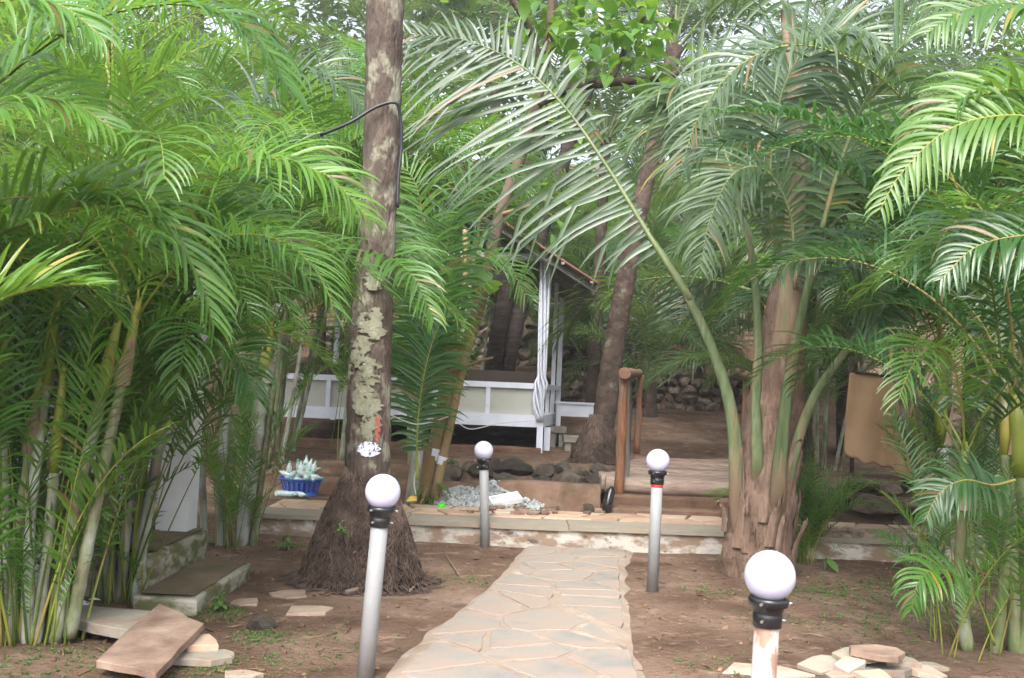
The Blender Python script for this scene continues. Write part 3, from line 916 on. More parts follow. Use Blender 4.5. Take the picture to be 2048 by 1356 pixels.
# ------------------------------------------------------------------ globe lamps
def lamp(label, base, top, d_glb, mats='pipe', tape=False, dup=None):
    base, top = Vector(base), Vector(top)     # ground point and globe top
    ax = (top - base).normalized(); Ln = (top - base).length
    t = thing('globe_lamp', label, 'lamp', base, group='globe lamps beside the path')
    Mx = ax.to_track_quat('Z', 'Y').to_matrix().to_4x4()
    rg = d_glb / 2
    zc = Ln - rg
    zp = zc - rg - .066
    m = MB(); m.lathe([(.044, -.12), (.044, zp + .02), (.040, zp + .021)], 24, M=Mx); part('pipe', m, M[mats], t)
    c = MB(); c.lathe([(.050, zp - .022), (.052, zp - .020), (.052, zp + .022), (.050, zp + .026), (.055, zp + .034), (.056, zp + .048), (.070, zp + .053), (.072, zp + .074), (.068, zp + .080), (.05, zp + .082)], 28, M=Mx)
    hold = part('holder', c, M['black_plastic'], t)
    for k in range(3):
        a = .5 + k * 2.1
        for (zz, rr) in ((zp + .064, .071), (zp + .002, .051)):
            s_ = MB(); p0 = Mx @ Vector((math.cos(a) * rr, math.sin(a) * rr, zz)); p1 = Mx @ Vector((math.cos(a) * (rr + .016), math.sin(a) * (rr + .016), zz))
            s_.tube([p0, p1], .005, 8); part('screw', s_, M['steel'], hold)
    gl = MB(); n = 24
    gl.lathe([(rg * math.sin(math.pi * (.12 + .88 * i / n)) + 1e-4, zc - rg * math.cos(math.pi * (.12 + .88 * i / n))) for i in range(n + 1)], 40, M=Mx)
    part('globe', gl, M['globe'], t)
    if tape:
        tp = MB(); tp.lathe([(.0447, zp - .045), (.0453, zp - .044), (.0453, zp - .024), (.0447, zp - .023)], 24, M=Mx); part('tape', tp, M['red_tape'], t)
    return t


DG = .18


def lamp_px(label, bx, by, gx, gy_top, s, **k):
    """bx,by ground pixel; gx,gy_top globe top pixel; s pixels per metre"""
    d = F_PX / s
    b = P(bx, by, d); tp = P(gx, gy_top, d)
    lamp(label, b, tp, DG, **k)


lamp_px('globe lamp on a leaning grey pipe in front of the big coconut roots', 732, 1336, 769, 948, 389)
lamp_px('upright globe lamp in front of the pile of grey crushed stone', 970, 1088, 967, 882, 211)
lamp_px('globe lamp with red tape below its holder before the log bridge', 1306, 1153, 1317, 898, 261, tape=True)
d4 = F_PX / 555
b4 = P(1541 - 32, 1103 + 550, d4)
lamp('largest globe lamp with mud-streaked pipe before the young coconut palm', b4, P(1543, 1101, d4), DG, mats='pipe_muddy')


# ------------------------------------------------------------------ fronds
def along(pts):
    cum = [0.0]
    for a, b in zip(pts, pts[1:]): cum.append(cum[-1] + (b - a).length)
    return cum


def frond_mb(pts, n, t0, L, wid, r0, rng, up=None, ang=(62, 30), elev=28, droop=1.0, K=4, prof='areca', face_up=None, sides=(1, 1), gap=0.0, lmul=(1.0, 1.0), bend=None, grow=False):
    """pinnate palm leaf: midrib along pts and n pairs of folded, drooping leaflets (islands of their own)"""
    mb = MB()
    pts = [Vector(q) for q in pts]
    cum = along(pts); tot = cum[-1]
    mb.tube(pts, [max(.0025, r0 * (1 - .93 * (c / tot) ** .8)) for c in cum], 5, mi=1)
    zdn = Vector((0, 0, -1))
    for i in range(n):
        u = (i + .5) / n
        for si, side in enumerate((-1, 1)):
            if not sides[si]: continue
            if gap and rng.random() < gap: continue
            uu = min(.995, max(0, u + rng.uniform(-.25, .25) / n + (.25 / n if side > 0 else -.25 / n)))
            t = t0 + (1 - t0) * uu
            s = t * tot
            k = 0
            while k < len(cum) - 2 and cum[k + 1] < s: k += 1
            f = (s - cum[k]) / max(1e-9, cum[k + 1] - cum[k])
            p = pts[k].lerp(pts[k + 1], f)
            a0 = (pts[min(k + 1, len(pts) - 1)] - pts[max(k - 1, 0)]).normalized(); a1 = (pts[min(k + 2, len(pts) - 1)] - pts[k]).normalized()
            T = a0.lerp(a1, f).normalized()
            if up is None:
                U = Vector((-T.z, 0, T.x))           # frond drawn in the xz plane
                if U.length < 1e-3: U = Vector((-1, 0, 0))
            else:
                U = up - T * up.dot(T)
            U.normalize()
            S = T.cross(U).normalized() * side
            an = R(ang[0] + (ang[1] - ang[0]) * uu + rng.gauss(0, 6))
            el = R(elev * (1 - .5 * uu) + rng.gauss(0, 9))
            D = (T * math.cos(an) + (S * math.cos(el) + U * math.sin(el)) * math.sin(an)).normalized()
            if prof == 'areca':
                ln = L * (.55 + .45 * math.sin(math.pi * min(1, .15 + uu * .75))) * (1 - .55 * max(0, uu - .55) / .45)
            else:
                ln = L * (.50 + .50 * math.sin(math.pi * min(1, .12 + uu * .72))) * (1 - .62 * max(0, uu - .6) / .4)
            ln *= rng.uniform(.9, 1.08) * lmul[si] * min(1, .3 + uu * 3.2) * ((.12 + uu ** 1.5) if grow and si else 1)
            w = wid * rng.uniform(.85, 1.15) * (1 - .45 * max(0, uu - .6) / .4)
            dr = droop * rng.uniform(.6, 1.45)
            nrm = (U * math.cos(el) - S * math.sin(el))
            tw = rng.uniform(-.35, .35)
            q = p.copy(); b = len(mb.v)
            step = ln / K
            bent = bend and rng.random() < bend
            kb = rng.randint(2, K - 1) if bent else -1
            for j in range(K + 1):
                v = j / K
                ww = w * (.55 + .45 * min(1, v * 4)) * (1 - v ** 2.6) * .5 + .0012
                Wd = D.cross(nrm)
                if Wd.length < 1e-4: Wd = S
                Wd.normalize(); N2 = Wd.cross(D).normalized()
                Wr = (Wd * math.cos(tw * v) + N2 * math.sin(tw * v))
                mb.v.append(tuple(q - Wr * ww + N2 * ww * .28)); mb.v.append(tuple(q)); mb.v.append(tuple(q + Wr * ww + N2 * ww * .28))
                q = q + D * step
                g_ = dr * (.25 + 1.5 * v) / K
                D = (D + zdn * g_).normalized()
                if j == kb: D = (D + zdn * 1.6).normalized()
                nrm = (nrm - D * nrm.dot(D))
                if nrm.length < 1e-3: nrm = N2
                nrm.normalize()
            for j in range(K):
                mb.face([b + j * 3, b + j * 3 + 1, b + j * 3 + 4, b + j * 3 + 3], 0, True)
                mb.face([b + j * 3 + 1, b + j * 3 + 2, b + j * 3 + 5, b + j * 3 + 4], 0, True)
    return mb


def arc(e0, bend, length, n=18, power=1.5, wob=0.0, rng=None):
    """midrib in the xz plane leaving the origin at elevation e0 (deg) and bending over"""
    pts = [Vector((0, 0, 0))]; q = Vector((0, 0, 0)); yy = 0
    for i in range(1, n + 1):
        t = i / n
        a = R(e0 - bend * t ** power)
        if rng: yy += rng.uniform(-wob, wob)
        q = q + Vector((math.cos(a), yy, math.sin(a))) * (length / n)
        pts.append(q.copy())
    return pts


def variants(kind, mat, rmat, specs, seed):
    out = []
    for i, (e0, bend, ln) in enumerate(specs):
        r = random.Random(seed + i)
        if kind == 'areca':
            mb = frond_mb(arc(e0, bend, ln, rng=r, wob=.006), 44, .16, .54, .021, .012, r, ang=(72, 36), elev=34, droop=1.6, K=5, gap=.09, bend=.08)
        elif kind == 'sucker':
            mb = frond_mb(arc(e0, bend, ln, power=2.2, rng=r, wob=.004), 30, .54, .27, .014, .009, r, ang=(60, 34), elev=26, droop=1.2, K=4, gap=.08)
        elif kind == 'low':
            mb = frond_mb(arc(e0, bend, ln, power=2.0, rng=r, wob=.005), 30, .28, .26, .015, .009, r, ang=(60, 34), elev=26, droop=1.2, K=4, gap=.08)
        elif kind == 'coco':
            mb = frond_mb(arc(e0, bend, ln, n=22, rng=r, wob=.005), 66, .17, .95, .032, .030, r, ang=(68, 28), elev=12, droop=1.25, K=5, prof='coco', bend=.12)
        elif kind == 'fan':
            mb = frond_mb(arc(e0, bend, ln, rng=r, wob=.01), 30, .10, .7, .05, .012, r, ang=(60, 30), elev=10, droop=2.6, K=4)
        out.append((e0, mb.mesh('frond', [M[mat], M[rmat]])))
    return out


ARS = [(86, 70, 2.0), (80, 95, 2.1), (72, 100, 2.2), (62, 105, 2.1), (50, 100, 2.0), (38, 95, 1.9), (24, 80, 1.7), (68, 120, 2.3), (56, 125, 2.2), (44, 110, 2.0)]
SUS = [(89, 12, 1.9), (88, 28, 2.0), (86, 40, 1.9), (84, 55, 1.8), (88, 25, 2.3), (82, 50, 1.7)]
COS = [(86, 45, 3.6), (78, 75, 3.8), (68, 95, 3.9), (56, 100, 3.8), (44, 95, 3.7), (30, 95, 3.5), (12, 85, 3.3), (64, 120, 3.9)]
V_ARECA = variants('areca', 'areca', 'rachis', ARS, 10)
V_BRIGHT = variants('areca', 'areca_bright', 'rachis', ARS[:8], 40)
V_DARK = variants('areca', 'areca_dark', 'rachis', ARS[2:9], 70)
V_SUCK = variants('sucker', 'areca', 'rachis', SUS, 90)
V_LOW = variants('low', 'areca', 'rachis', [(87, 30, 1.5), (82, 45, 1.4), (85, 60, 1.6), (78, 60, 1.3)], 98)
V_SUCKD = variants('sucker', 'areca_dark', 'rachis', SUS, 95)
V_COCO = variants('coco', 'coco', 'petiole', COS, 120)
V_COCOG = variants('coco', 'coco_grey', 'petiole', COS, 150)
V_DRY = variants('fan', 'dry', 'twig', [(-20, 70, 1.2), (10, 110, 1.3)], 170)


def pick(vars_, e, r):
    c = sorted(vars_, key=lambda q: abs(q[0] - e))
    return r.choice(c[:2])[1]


def hero(parent, ctrl, n, L, wid, r0, mats, up, seed, **k):
    r = random.Random(seed)
    n = int(n * 1.25); wid *= .72; k['droop'] = k.get('droop', 1) * 1.3
    a_ = k.get('ang', (62, 30)); k['ang'] = (min(96, a_[0] + 10), a_[1] + 10)
    pts = [Vector(q) - parent.location for q in catmull(ctrl, 34)]
    mb = frond_mb(pts, n, k.pop('t0', .1), L, wid, r0, r, up=Vector(up), K=k.pop('K', 7), **k)
    return part('frond', mb, [M[mats[0]], M[mats[1]]], parent)


STEMR = random.Random(77)


def cane(parent, base, top, r0, r1, ringed=True, lean=None, shaft=.45, mat='stem'):
    """one ringed cane with its green crownshaft"""
    base, top = Vector(base), Vector(top)
    L_ = (top - base).length
    mid = base.lerp(top, .5) + (lean or Vector((0, 0, 0)))
    pts = catmull([base, mid, top], max(8, int(L_ / .045)))
    rads = []
    for i in range(len(pts)):
        u = i / (len(pts) - 1)
        rr = r0 + (r1 - r0) * u
        if ringed and i % 4 == 2: rr *= 1.10
        rads.append(rr)
    m = MB(); m.tube(pts, rads, 9); s = part('stem', m, M[mat], parent)
    T = (pts[-1] - pts[-3]).normalized()
    if shaft:
        q0 = pts[-1] - T * .04
        m = MB(); m.tube([q0, q0 + T * shaft * .25, q0 + T * shaft * .6, q0 + T * shaft], [r1 * 1.06, r1 * 1.2, r1 * 1.0, r1 * .55], 9); part('crownshaft', m, M['shaft'], s)
        a = STEMR.uniform(0, 6.3)
        m = MB()
        for i in range(6):
            z = i / 5; w = .8 * (1 - z) + .1
            c_ = q0 + T * (shaft * (.02 + .55 * z))
            for j in range(5):
                th = a + (j / 4 - .5) * 2 * w * 1.6; rr = r1 * (1.5 + .5 * z)
                m.v.append(tuple(c_ + Vector((math.cos(th) * rr, math.sin(th) * rr, 0))))
        for i in range(5):
            for j in range(4): m.face([i * 5 + j, i * 5 + j + 1, i * 5 + 6 + j, i * 5 + 5 + j], 0, True)
        part('old_sheath', m, M['sheath'], s)
    return pts[-1] + T * shaft * .8, T


def areca(label, loc, seed, stems, hr, fr_scale=1.0, spread=.28, lean=.35, suckers=12, sv=None, fv=None, nf=(5, 7), ring=(.026, .040), bias=None, stem_list=None, sucker_sc=(.7, 1.1), group=None, emin=22, shaft=(.35, .6), stem_mat='stem'):
    r = random.Random(seed)
    t = thing('areca_palm', label, 'palm', loc, group=group)
    fv = fv or [V_ARECA, V_ARECA, V_BRIGHT]; sv = sv or [V_SUCK]
    lst = stem_list or []
    for i in range(stems):
        a = r.uniform(0, 6.283) if stems < 3 else i / stems * 6.283 + r.uniform(-.4, .4)
        b = Vector((math.cos(a), math.sin(a), 0)) * spread * r.uniform(.3, 1) + Vector((0, 0, -.06))
        h = r.uniform(*hr)
        tp = b + Vector((math.cos(a), math.sin(a), 0)) * lean * h * r.uniform(.2, .8) + Vector((0, 0, h))
        lst = lst + [(b, tp, r.uniform(*ring))]
    for (b, tp, rr) in lst:
        top, T = cane(t, b, tp, rr * 1.0, rr * .78, lean=Vector((r.uniform(-.05, .05), r.uniform(-.05, .05), 0)), shaft=r.uniform(*shaft), mat=stem_mat)
        n = r.randint(*nf); y0 = r.uniform(0, 6.3)
        for k in range(n):
            e = 84 - (84 - emin) * (k / max(1, n - 1)) + r.uniform(-6, 6)
            yaw = y0 + k * 2.4 + r.uniform(-.3, .3)
            if bias is not None and r.random() < .5: yaw = bias + r.uniform(-.9, .9)
            put('frond', pick(r.choice(fv), e, r), t, loc=top - T * (.02 * k), rot=(r.uniform(-.12, .12), r.uniform(-.1, .1), yaw), sc=fr_scale * r.uniform(.8, 1.12))
    for i in range(suckers):
        a = r.uniform(0, 6.283); rad = spread * r.uniform(.1, 1.1)
        yaw = a + r.uniform(-.7, .7)
        if bias is not None and r.random() < .4: yaw = bias + r.uniform(-.9, .9)
        put('frond', r.choice(r.choice(sv))[1], t, loc=(math.cos(a) * rad, math.sin(a) * rad, -.04), rot=(r.gauss(0, .09), r.gauss(0, .10), yaw), sc=r.uniform(*sucker_sc))
    return t


def on_ground(x, y): return Vector((x, y, gz(x, y)))


# ---- left-hand palms
def rel_stems(loc, lst, px_d):
    out = []
    for (bx, by, tx, ty, rr) in lst:
        out.append((P(bx, by, px_d) - loc + Vector((0, 0, -.04)), P(tx, ty, px_d) - loc, rr))
    return out


def gl(px, py):
    q = G(px, py, 0.0); return on_ground(q.x, q.y)


La = gl(55, 1290); dA = La.y
A0 = areca('nearest areca palm clump at the left edge, crowded with yellow-green stalks', La, 1, 0, (1, 1), .85, .26, .2, 54, stem_list=rel_stems(La, [(25, 1290, 60, 900, .034), (70, 1285, 110, 930, .034), (110, 1270, 205, 780, .042), (140, 1260, 245, 760, .036), (55, 1290, 95, 760, .032), (10, 1300, 10, 820, .03)], dA), sv=[V_SUCK, V_SUCK, V_SUCK, V_LOW], nf=(4, 5), sucker_sc=(.85, 1.25), emin=50)
Lb = gl(240, 1200); dB = Lb.y
A1 = areca('areca palm clump with grey canes standing beside the concrete steps', Lb, 2, 0, (1, 1), .9, .2, .2, 26, stem_list=rel_stems(Lb, [(205, 1190, 195, 880, .036), (240, 1200, 285, 800, .036), (262, 1195, 330, 820, .042), (285, 1180, 300, 700, .032), (225, 1200, 240, 750, .03), (215, 1190, 222, 250, .05)], dB), sv=[V_SUCK], nf=(4, 6), sucker_sc=(.85, 1.2), emin=48)
Lc = gl(470, 1092); dC = Lc.y
A2 = areca('tall areca palm clump between the steps and the big coconut trunk', Lc, 3, 0, (1, 1), 1.05, .22, .2, 14, stem_list=rel_stems(Lc, [(442, 1090, 455, 800, .045), (480, 1088, 528, 760, .066), (410, 1085, 415, 650, .035), (505, 1090, 580, 560, .035)], dC), nf=(6, 8), sucker_sc=(.5, .85), emin=40)
A3 = areca('areca palm leaning in over the veranda from beyond the left edge', on_ground(-3.15, 4.6), 4, 2, (1.2, 1.9), .9, .2, .15, 4, bias=.3, nf=(4, 5))
for i, (x, y, s, hr, n, lab) in enumerate(((-4.3, 11.6, 5, (1.8, 3.2), 6, 'dense areca palm clump behind the white veranda pillar'), (-3.05, 12.8, 6, (1.6, 3.0), 6, 'areca palm clump rising behind the basket of bottles'),
                                           (-5.9, 13.5, 7, (2.5, 4.2), 6, 'tall areca palm clump far back on the left above the veranda'), (-3.4, 15.2, 8, (3.0, 4.4), 6, 'tall areca palm clump left of the gazebo roof'),
                                           (-2.3, 14.0, 15, (2.9, 3.8), 2, 'slender areca palm in front of the gazebo, behind the coconut trunk'), (-1.15, 13.7, 16, (2.6, 3.3), 3, 'areca palm with tall dark crown before the gazebo, right of the coconut trunk'))):
    areca(lab, on_ground(x, y), s, n, hr, 1.15, .35, .3, 14 if x < -3.2 else 3, nf=(6, 8))

rsh = random.Random(55)
for t_, n_, rad_ in ((A0, 14, .42), (A1, 8, .26), (A2, 12, .3)):
    for k in range(n_):
        a = rsh.uniform(0, 6.283)
        put('frond', rsh.choice(V_LOW)[1], t_, loc=(math.cos(a) * rad_ * rsh.uniform(.2, 1), math.sin(a) * rad_ * rsh.uniform(.2, 1), -.03), rot=(rsh.gauss(0, .12), rsh.gauss(0, .12), rsh.uniform(0, 6.3)), sc=rsh.uniform(.4, .85))
# hero leaves of the left side
UPL = (.1, -.45, .9)
hero(A3, [P(-260, 620, 4.7), P(-60, 495, 4.7), P(120, 425, 4.7), P(250, 408, 4.7), P(340, 460, 4.7), P(400, 560, 4.7), P(428, 650, 4.7)], 50, .48, .036, .016, ('areca_bright', 'rachis'), (.2, -.35, .95), 501, elev=38, droop=1.0, t0=.12, ang=(52, 22))
hero(A3, [P(-260, 420, 4.6), P(-40, 200, 4.6), P(140, 60, 4.6), P(300, 12, 4.6), P(420, 20, 4.6), P(520, 80, 4.6), P(585, 190, 4.6)], 46, .48, .036, .015, ('areca', 'rachis'), (.2, -.4, .9), 502, elev=30, droop=1.3, t0=.15, ang=(52, 22))
hero(A3, [P(-260, 720, 4.0), P(-80, 640, 4.0), P(20, 592, 4.0), P(110, 572, 4.0), P(190, 570, 4.0)], 28, .34, .032, .010, ('areca_bright', 'rachis'), (.1, -.2, 1), 503, elev=42, droop=.5, t0=.2, ang=(42, 16))
hero(A3, [P(-300, 330, 4.3), P(-120, 260, 4.3), P(30, 200, 4.3), P(140, 205, 4.3), P(230, 260, 4.3)], 34, .40, .034, .012, ('areca', 'rachis'), (.1, -.6, .8), 504, elev=20, droop=1.2, ang=(52, 22))
hero(A3, [P(-250, 180, 4.2), P(-120, 60, 4.2), P(20, 0, 4.2), P(120, 10, 4.2), P(200, 70, 4.2)], 34, .42, .034, .012, ('areca', 'rachis'), (.1, -.6, .8), 505, elev=20, droop=1.4, ang=(52, 22))
hero(A1, [P(240, 760, 6.6), P(265, 600, 6.5), P(330, 480, 6.4), P(430, 440, 6.3), P(540, 480, 6.2), P(620, 560, 6.2)], 46, .52, .036, .014, ('areca', 'rachis'), UPL, 506, elev=30, droop=1.3, t0=.25)
hero(A1, [P(290, 720, 6.6), P(330, 560, 6.4), P(400, 400, 6.2), P(520, 320, 6.0), P(650, 350, 5.9), P(740, 440, 5.9)], 46, .55, .036, .014, ('areca', 'rachis'), UPL, 507, elev=28, droop=1.4, t0=.3)
hero(A2, [P(530, 700, 9.1), P(545, 540, 9.0), P(600, 420, 8.8), P(690, 400, 8.6), P(780, 470, 8.4), P(850, 560, 8.3)], 46, .62, .04, .015, ('areca', 'rachis'), UPL, 508, elev=30, droop=1.4, t0=.25)
hero(A2, [P(560, 640, 9.1), P(600, 540, 8.8), P(680, 500, 8.4), P(770, 510, 8.0), P(830, 560, 7.7), P(868, 640, 7.6)], 44, .55, .038, .014, ('areca_bright', 'rachis'), UPL, 509, elev=30, droop=1.3, t0=.2)
hero(A2, [P(480, 640, 9.2), P(470, 420, 9.1), P(500, 250, 9.0), P(590, 150, 8.9), P(690, 170, 8.8), P(750, 260, 8.7)], 48, .65, .04, .015, ('coco_grey', 'rachis'), UPL, 510, elev=26, droop=1.3, t0=.25)
hero(A2, [P(450, 700, 9.2), P(430, 520, 9.0), P(440, 380, 8.8), P(500, 290, 8.6), P(600, 290, 8.4), P(680, 360, 8.3)], 46, .6, .04, .015, ('areca_bright', 'rachis'), UPL, 511, elev=26, droop=1.3, t0=.3)
hero(A1, [P(330, 820, 6.7), P(380, 720, 6.6), P(430, 690, 6.5), P(480, 720, 6.4), P(510, 800, 6.4)], 34, .40, .03, .011, ('areca', 'rachis'), UPL, 513, elev=26, droop=1.2, t0=.2)

# ---- big coconut trunk
def coconut_trunk(t, base, ctrl, radii, mat, rings=True):
    pts = catmull(ctrl, 90)
    O = t.location
    rr = random.Random(int(abs(base.x * 100)) + 3)
    rads = []
    for i in range(len(pts)):
        u = i / (len(pts) - 1) * (len(radii) - 1); k = min(int(u), len(radii) - 2)
        q = radii[k] + (radii[k + 1] - radii[k]) * (u - k)
        if rings: q *= 1 + (.035 if i % 3 == 0 else -.01) + rr.uniform(-.02, .02)
        rads.append(q)
    m = MB(); m.tube([p - O for p in pts], rads, 20, jit=.018, rng=rr)
    return part('trunk', m, M[mat], t)


def root_boss(t, r_top, r_bot, h, n, seed, core='root', zb=-.1):
    r = random.Random(seed)
    prof = lambda u: r_top + (r_bot - r_top) * (.75 * min(1, max(0, u)) + .25 * (1 - (1 - min(1, max(0, u))) ** 2))
    m = MB(); m.lathe([(r_bot * 1.04, zb)] + [(prof(1 - i / 12) * .97, h * i / 12) for i in range(13)] + [(r_top * .9, h * 1.12)], 26)
    m.v = [(a * (1 + .12 * nz(a * 3, b * 3, c * 3)), b * (1 + .12 * nz(a * 3, b * 3, c * 3 + 5)), c) for a, b, c in m.v]
    part('root_mound', m, M[core], t)
    m = MB()
    for i in range(n):
        a = r.uniform(0, 6.283); z = h * r.uniform(.1, 1.0)
        u = 1 - z / h
        pts = []; rr = prof(u) * r.uniform(.95, 1.03)
        stp = r.randint(3, 6)
        for k in range(stp):
            pts.append(Vector((math.cos(a) * rr, math.sin(a) * rr, z)))
            a += r.uniform(-.2, .2); z -= h * r.uniform(.04, .10)
            u = max(0, 1 - z / h); rr = prof(u) * r.uniform(.97, 1.055)
            if z < -.02: break
        if len(pts) > 1: m.tube(pts, r.uniform(.002, .0055), 4)
    # loose root ends straying over the soil round the foot
    for i in range(n // 8):
        a = r.uniform(0, 6.283); rr = r_bot * r.uniform(.93, 1.05); pts = []
        for k in range(4):
            x_, y_ = math.cos(a) * rr, math.sin(a) * rr
            pts.append(Vector((x_, y_, gz(t.location.x + x_, t.location.y + y_) - t.location.z + (.05 if k == 0 else .006) + r.uniform(0, .012))))
            a += r.uniform(-.12, .12); rr += r_bot * r.uniform(.04, .14)
        m.tube(pts, [.006, .005, .004, .002], 4)
    part('roots', m, M['root'], t, kind='stuff')


cb = gl(722, 1160); cd = cb.y
T1 = thing('coconut_tree', 'big coconut tree with lichen-blotched trunk and fibrous root mound', 'tree', cb)
trunk_ctrl = [Vector((cb.x + .02, cd, .5)), P(738, 800, cd), P(745, 640, cd), P(757, 420, cd), P(766, 200, cd), P(770, 0, cd), P(780, -400, cd), P(795, -800, cd)]
coconut_trunk(T1, cb, trunk_ctrl, [.175, .165, .155, .135, .14, .145, .14, .13], 'bark_coco')
root_boss(T1, .168, .46, .82, 3200, 31)


M['lichen'] = surf('lichen', [(0, (.13, .125, .085)), (.5, (.20, .20, .145)), (1, (.28, .28, .215))], scale=14, rough=.95, bump=.7, bscale=40, rnd=.2)


def crusty(m, scale, lo, hi):
    """let the bark show through the gaps of a thin crust"""
    nt = m.node_tree; ns, ln = nt.nodes, nt.links
    tc = ns.new('ShaderNodeTexCoord'); n = ns.new('ShaderNodeTexNoise'); n.inputs['Scale'].default_value = scale; n.inputs['Detail'].default_value = 6; n.inputs['Roughness'].default_value = .7
    ln.new(tc.outputs['Object'], n.inputs['Vector'])
    mr = ns.new('ShaderNodeMapRange'); mr.inputs[1].default_value = lo; mr.inputs[2].default_value = hi; ln.new(n.outputs['Fac'], mr.inputs[0])
    tb = ns.new('ShaderNodeBsdfTransparent'); ms = ns.new('ShaderNodeMixShader')
    ln.new(mr.outputs[0], ms.inputs[0]); ln.new(tb.outputs[0], ms.inputs[1]); ln.new(ns['Principled BSDF'].outputs[0], ms.inputs[2]); ln.new(ms.outputs[0], ns['Material Output'].inputs['Surface'])


crusty(M['lichen'], 15, .36, .43)
crusty(M['white_splash'], 34, .40, .47)
crusty(M['red_paint'], 26, .38, .47)


def trunk_patch(name, mat, px, py, w, h, seed, off=.168, ragged=.3):
    """irregular paint patch lying on the trunk bark"""
    r = random.Random(seed)
    c = P(px, py, cd)
    ax_ = trunk_ctrl[1].lerp(trunk_ctrl[0], max(0, min(1, (trunk_ctrl[1].z - c.z) / (trunk_ctrl[1].z - trunk_ctrl[0].z)))) if c.z < trunk_ctrl[1].z else trunk_ctrl[1].lerp(trunk_ctrl[2], .3)
    a0 = math.asin(max(-.95, min(.95, (c.x - ax_.x) / off)))
    m = MB(); na, nz_ = 10, 22
    for j in range(nz_ + 1):
        v = j / nz_ * 2 - 1
        half = math.sqrt(max(.02, 1 - v * v * .92)) * w / 2 / off
        l = half * (1 + ragged * (1.6 * nz(j * .35, seed) + r.uniform(-.4, .4))); q = half * (1 + ragged * (1.6 * nz(j * .35, seed + 9.5) + r.uniform(-.4, .4)))
        for i in range(na + 1):
            th = a0 - l + (l + q) * i / na
            rad = off * (1.0 + .012)
            m.v.append((ax_.x + math.sin(th) * rad - cb.x, cd - math.cos(th) * rad - cb.y, c.z + v * h / 2 + r.uniform(-.004, .004) - cb.z))
    for j in range(nz_):
        for i in range(na): m.face([j * 11 + i, j * 11 + i + 1, j * 11 + 12 + i, j * 11 + 11 + i], 0, True)
    part(name, m, M[mat], T1)


trunk_patch('paint_mark', 'white_splash', 744, 896, .17, .11, 1, off=.180)
trunk_patch('paint_mark', 'red_paint', 760, 856, .045, .20, 2, off=.178)
for i, (px, py, w, h) in enumerate(((724, 705, .13, .22), (748, 745, .12, .18), (736, 800, .17, .20), (745, 850, .10, .20), (758, 650, .09, .22), (735, 648, .10, .14), (704, 745, .05, .12), (752, 565, .10, .14))):
    trunk_patch('lichen_patch', 'lichen', px, py, w * 1.25, h * 1.1, 20 + i, off=(.178 if py > 790 else .173 if py > 700 else .168), ragged=.7)

# black hose hanging on the trunk
hs = MB(); hs.tube([q for q in catmull([P(640, 270, cd - .2), P(700, 245, cd - .22), P(750, 215, cd - .2), P(790, 205, cd - .19), P(800, 230, cd - .16), P(803, 290, cd - .14), P(797, 350, cd - .15), P(795, 415, cd - .16)], 40)], .0135, 8)
solo('hose', hs, M['hose'], 'black rubber hose looped over the stub on the coconut trunk', 'hose')

# ---- young coconut palm on the right
jb = gl(1510, 1148); jd = jb.y
J = thing('coconut_palm', 'young coconut palm with fibrous brown trunk and broad green leaf stalks', 'palm', jb)
m = MB()
pr = [(P(1515, 1165, jd), .32), (P(1516, 1100, jd), .30), (P(1524, 1020, jd), .285), (P(1533, 940, jd), .265), (P(1545, 850, jd), .245), (P(1556, 760, jd), .22), (P(1566, 680, jd), .195), (P(1574, 600, jd), .17), (P(1580, 540, jd), .14)]
tp_ = catmull([q for q, _ in pr], 60)
rj = random.Random(4)
m.tube([q - jb for q in tp_], [(lambda u: pr[min(int(u), 7)][1] + (pr[min(int(u), 7) + 1][1] - pr[min(int(u), 7)][1]) * (u - min(int(u), 7)))(i / 59 * 8) * (1 + rj.uniform(-.05, .05)) for i in range(60)], 18, jit=.03, rng=rj)
part('trunk', m, M['fibre'], J)


def stalk(ctrl, w, seed, mat='stalk', dth=.5, name='leaf_stalk'):
    """flattened, channelled leaf stalk"""
    pts = catmull(ctrl, 26)
    m = MB(); n = 10
    for i, p in enumerate(pts):
        u = i / 25
        t = (pts[min(i + 1, 25)] - pts[max(i - 1, 0)]).normalized()
        sx = t.cross(Vector((0, -1, .001))).normalized(); f_ = sx.cross(t).normalized()
        ww = w[0] + (w[1] - w[0]) * u ** .8
        for k in range(n):
            a = 2 * math.pi * k / n
            m.v.append(tuple(p - jb + sx * math.cos(a) * ww / 2 + f_ * math.sin(a) * ww / 2 * dth))
    for i in range(25):
        for k in range(n): m.face([i * n + k, i * n + (k + 1) % n, (i + 1) * n + (k + 1) % n, (i + 1) * n + k], 0, True)
    m.face(list(range(n))); m.face([25 * n + k for k in reversed(range(n))])
    return part(name, m, M[mat], J)


# left arching leaf (the largest leaf in the picture)
Lctrl = [P(1496, 1110, jd - .1), P(1476, 1030, jd - .17), P(1468, 860, jd - .2), P(1440, 740, jd - .16), P(1380, 600, jd - .1), P(1295, 465, jd), P(1215, 335, jd + .1), P(1130, 215, jd + .2), P(1040, 130, jd + .3), P(930, 80, jd + .35), P(820, 68, jd + .4)]
stalk(Lctrl[:6], (.17, .055), 1)
hero(J, Lctrl[4:], 50, 1.25, .058, .030, ('coco_grey', 'petiole'), (-.45, -.75, .5), 601, elev=4, droop=.62, t0=.14, ang=(92, 36), prof='coco', K=8, bend=.25, lmul=(1.2, .6), grow=True)
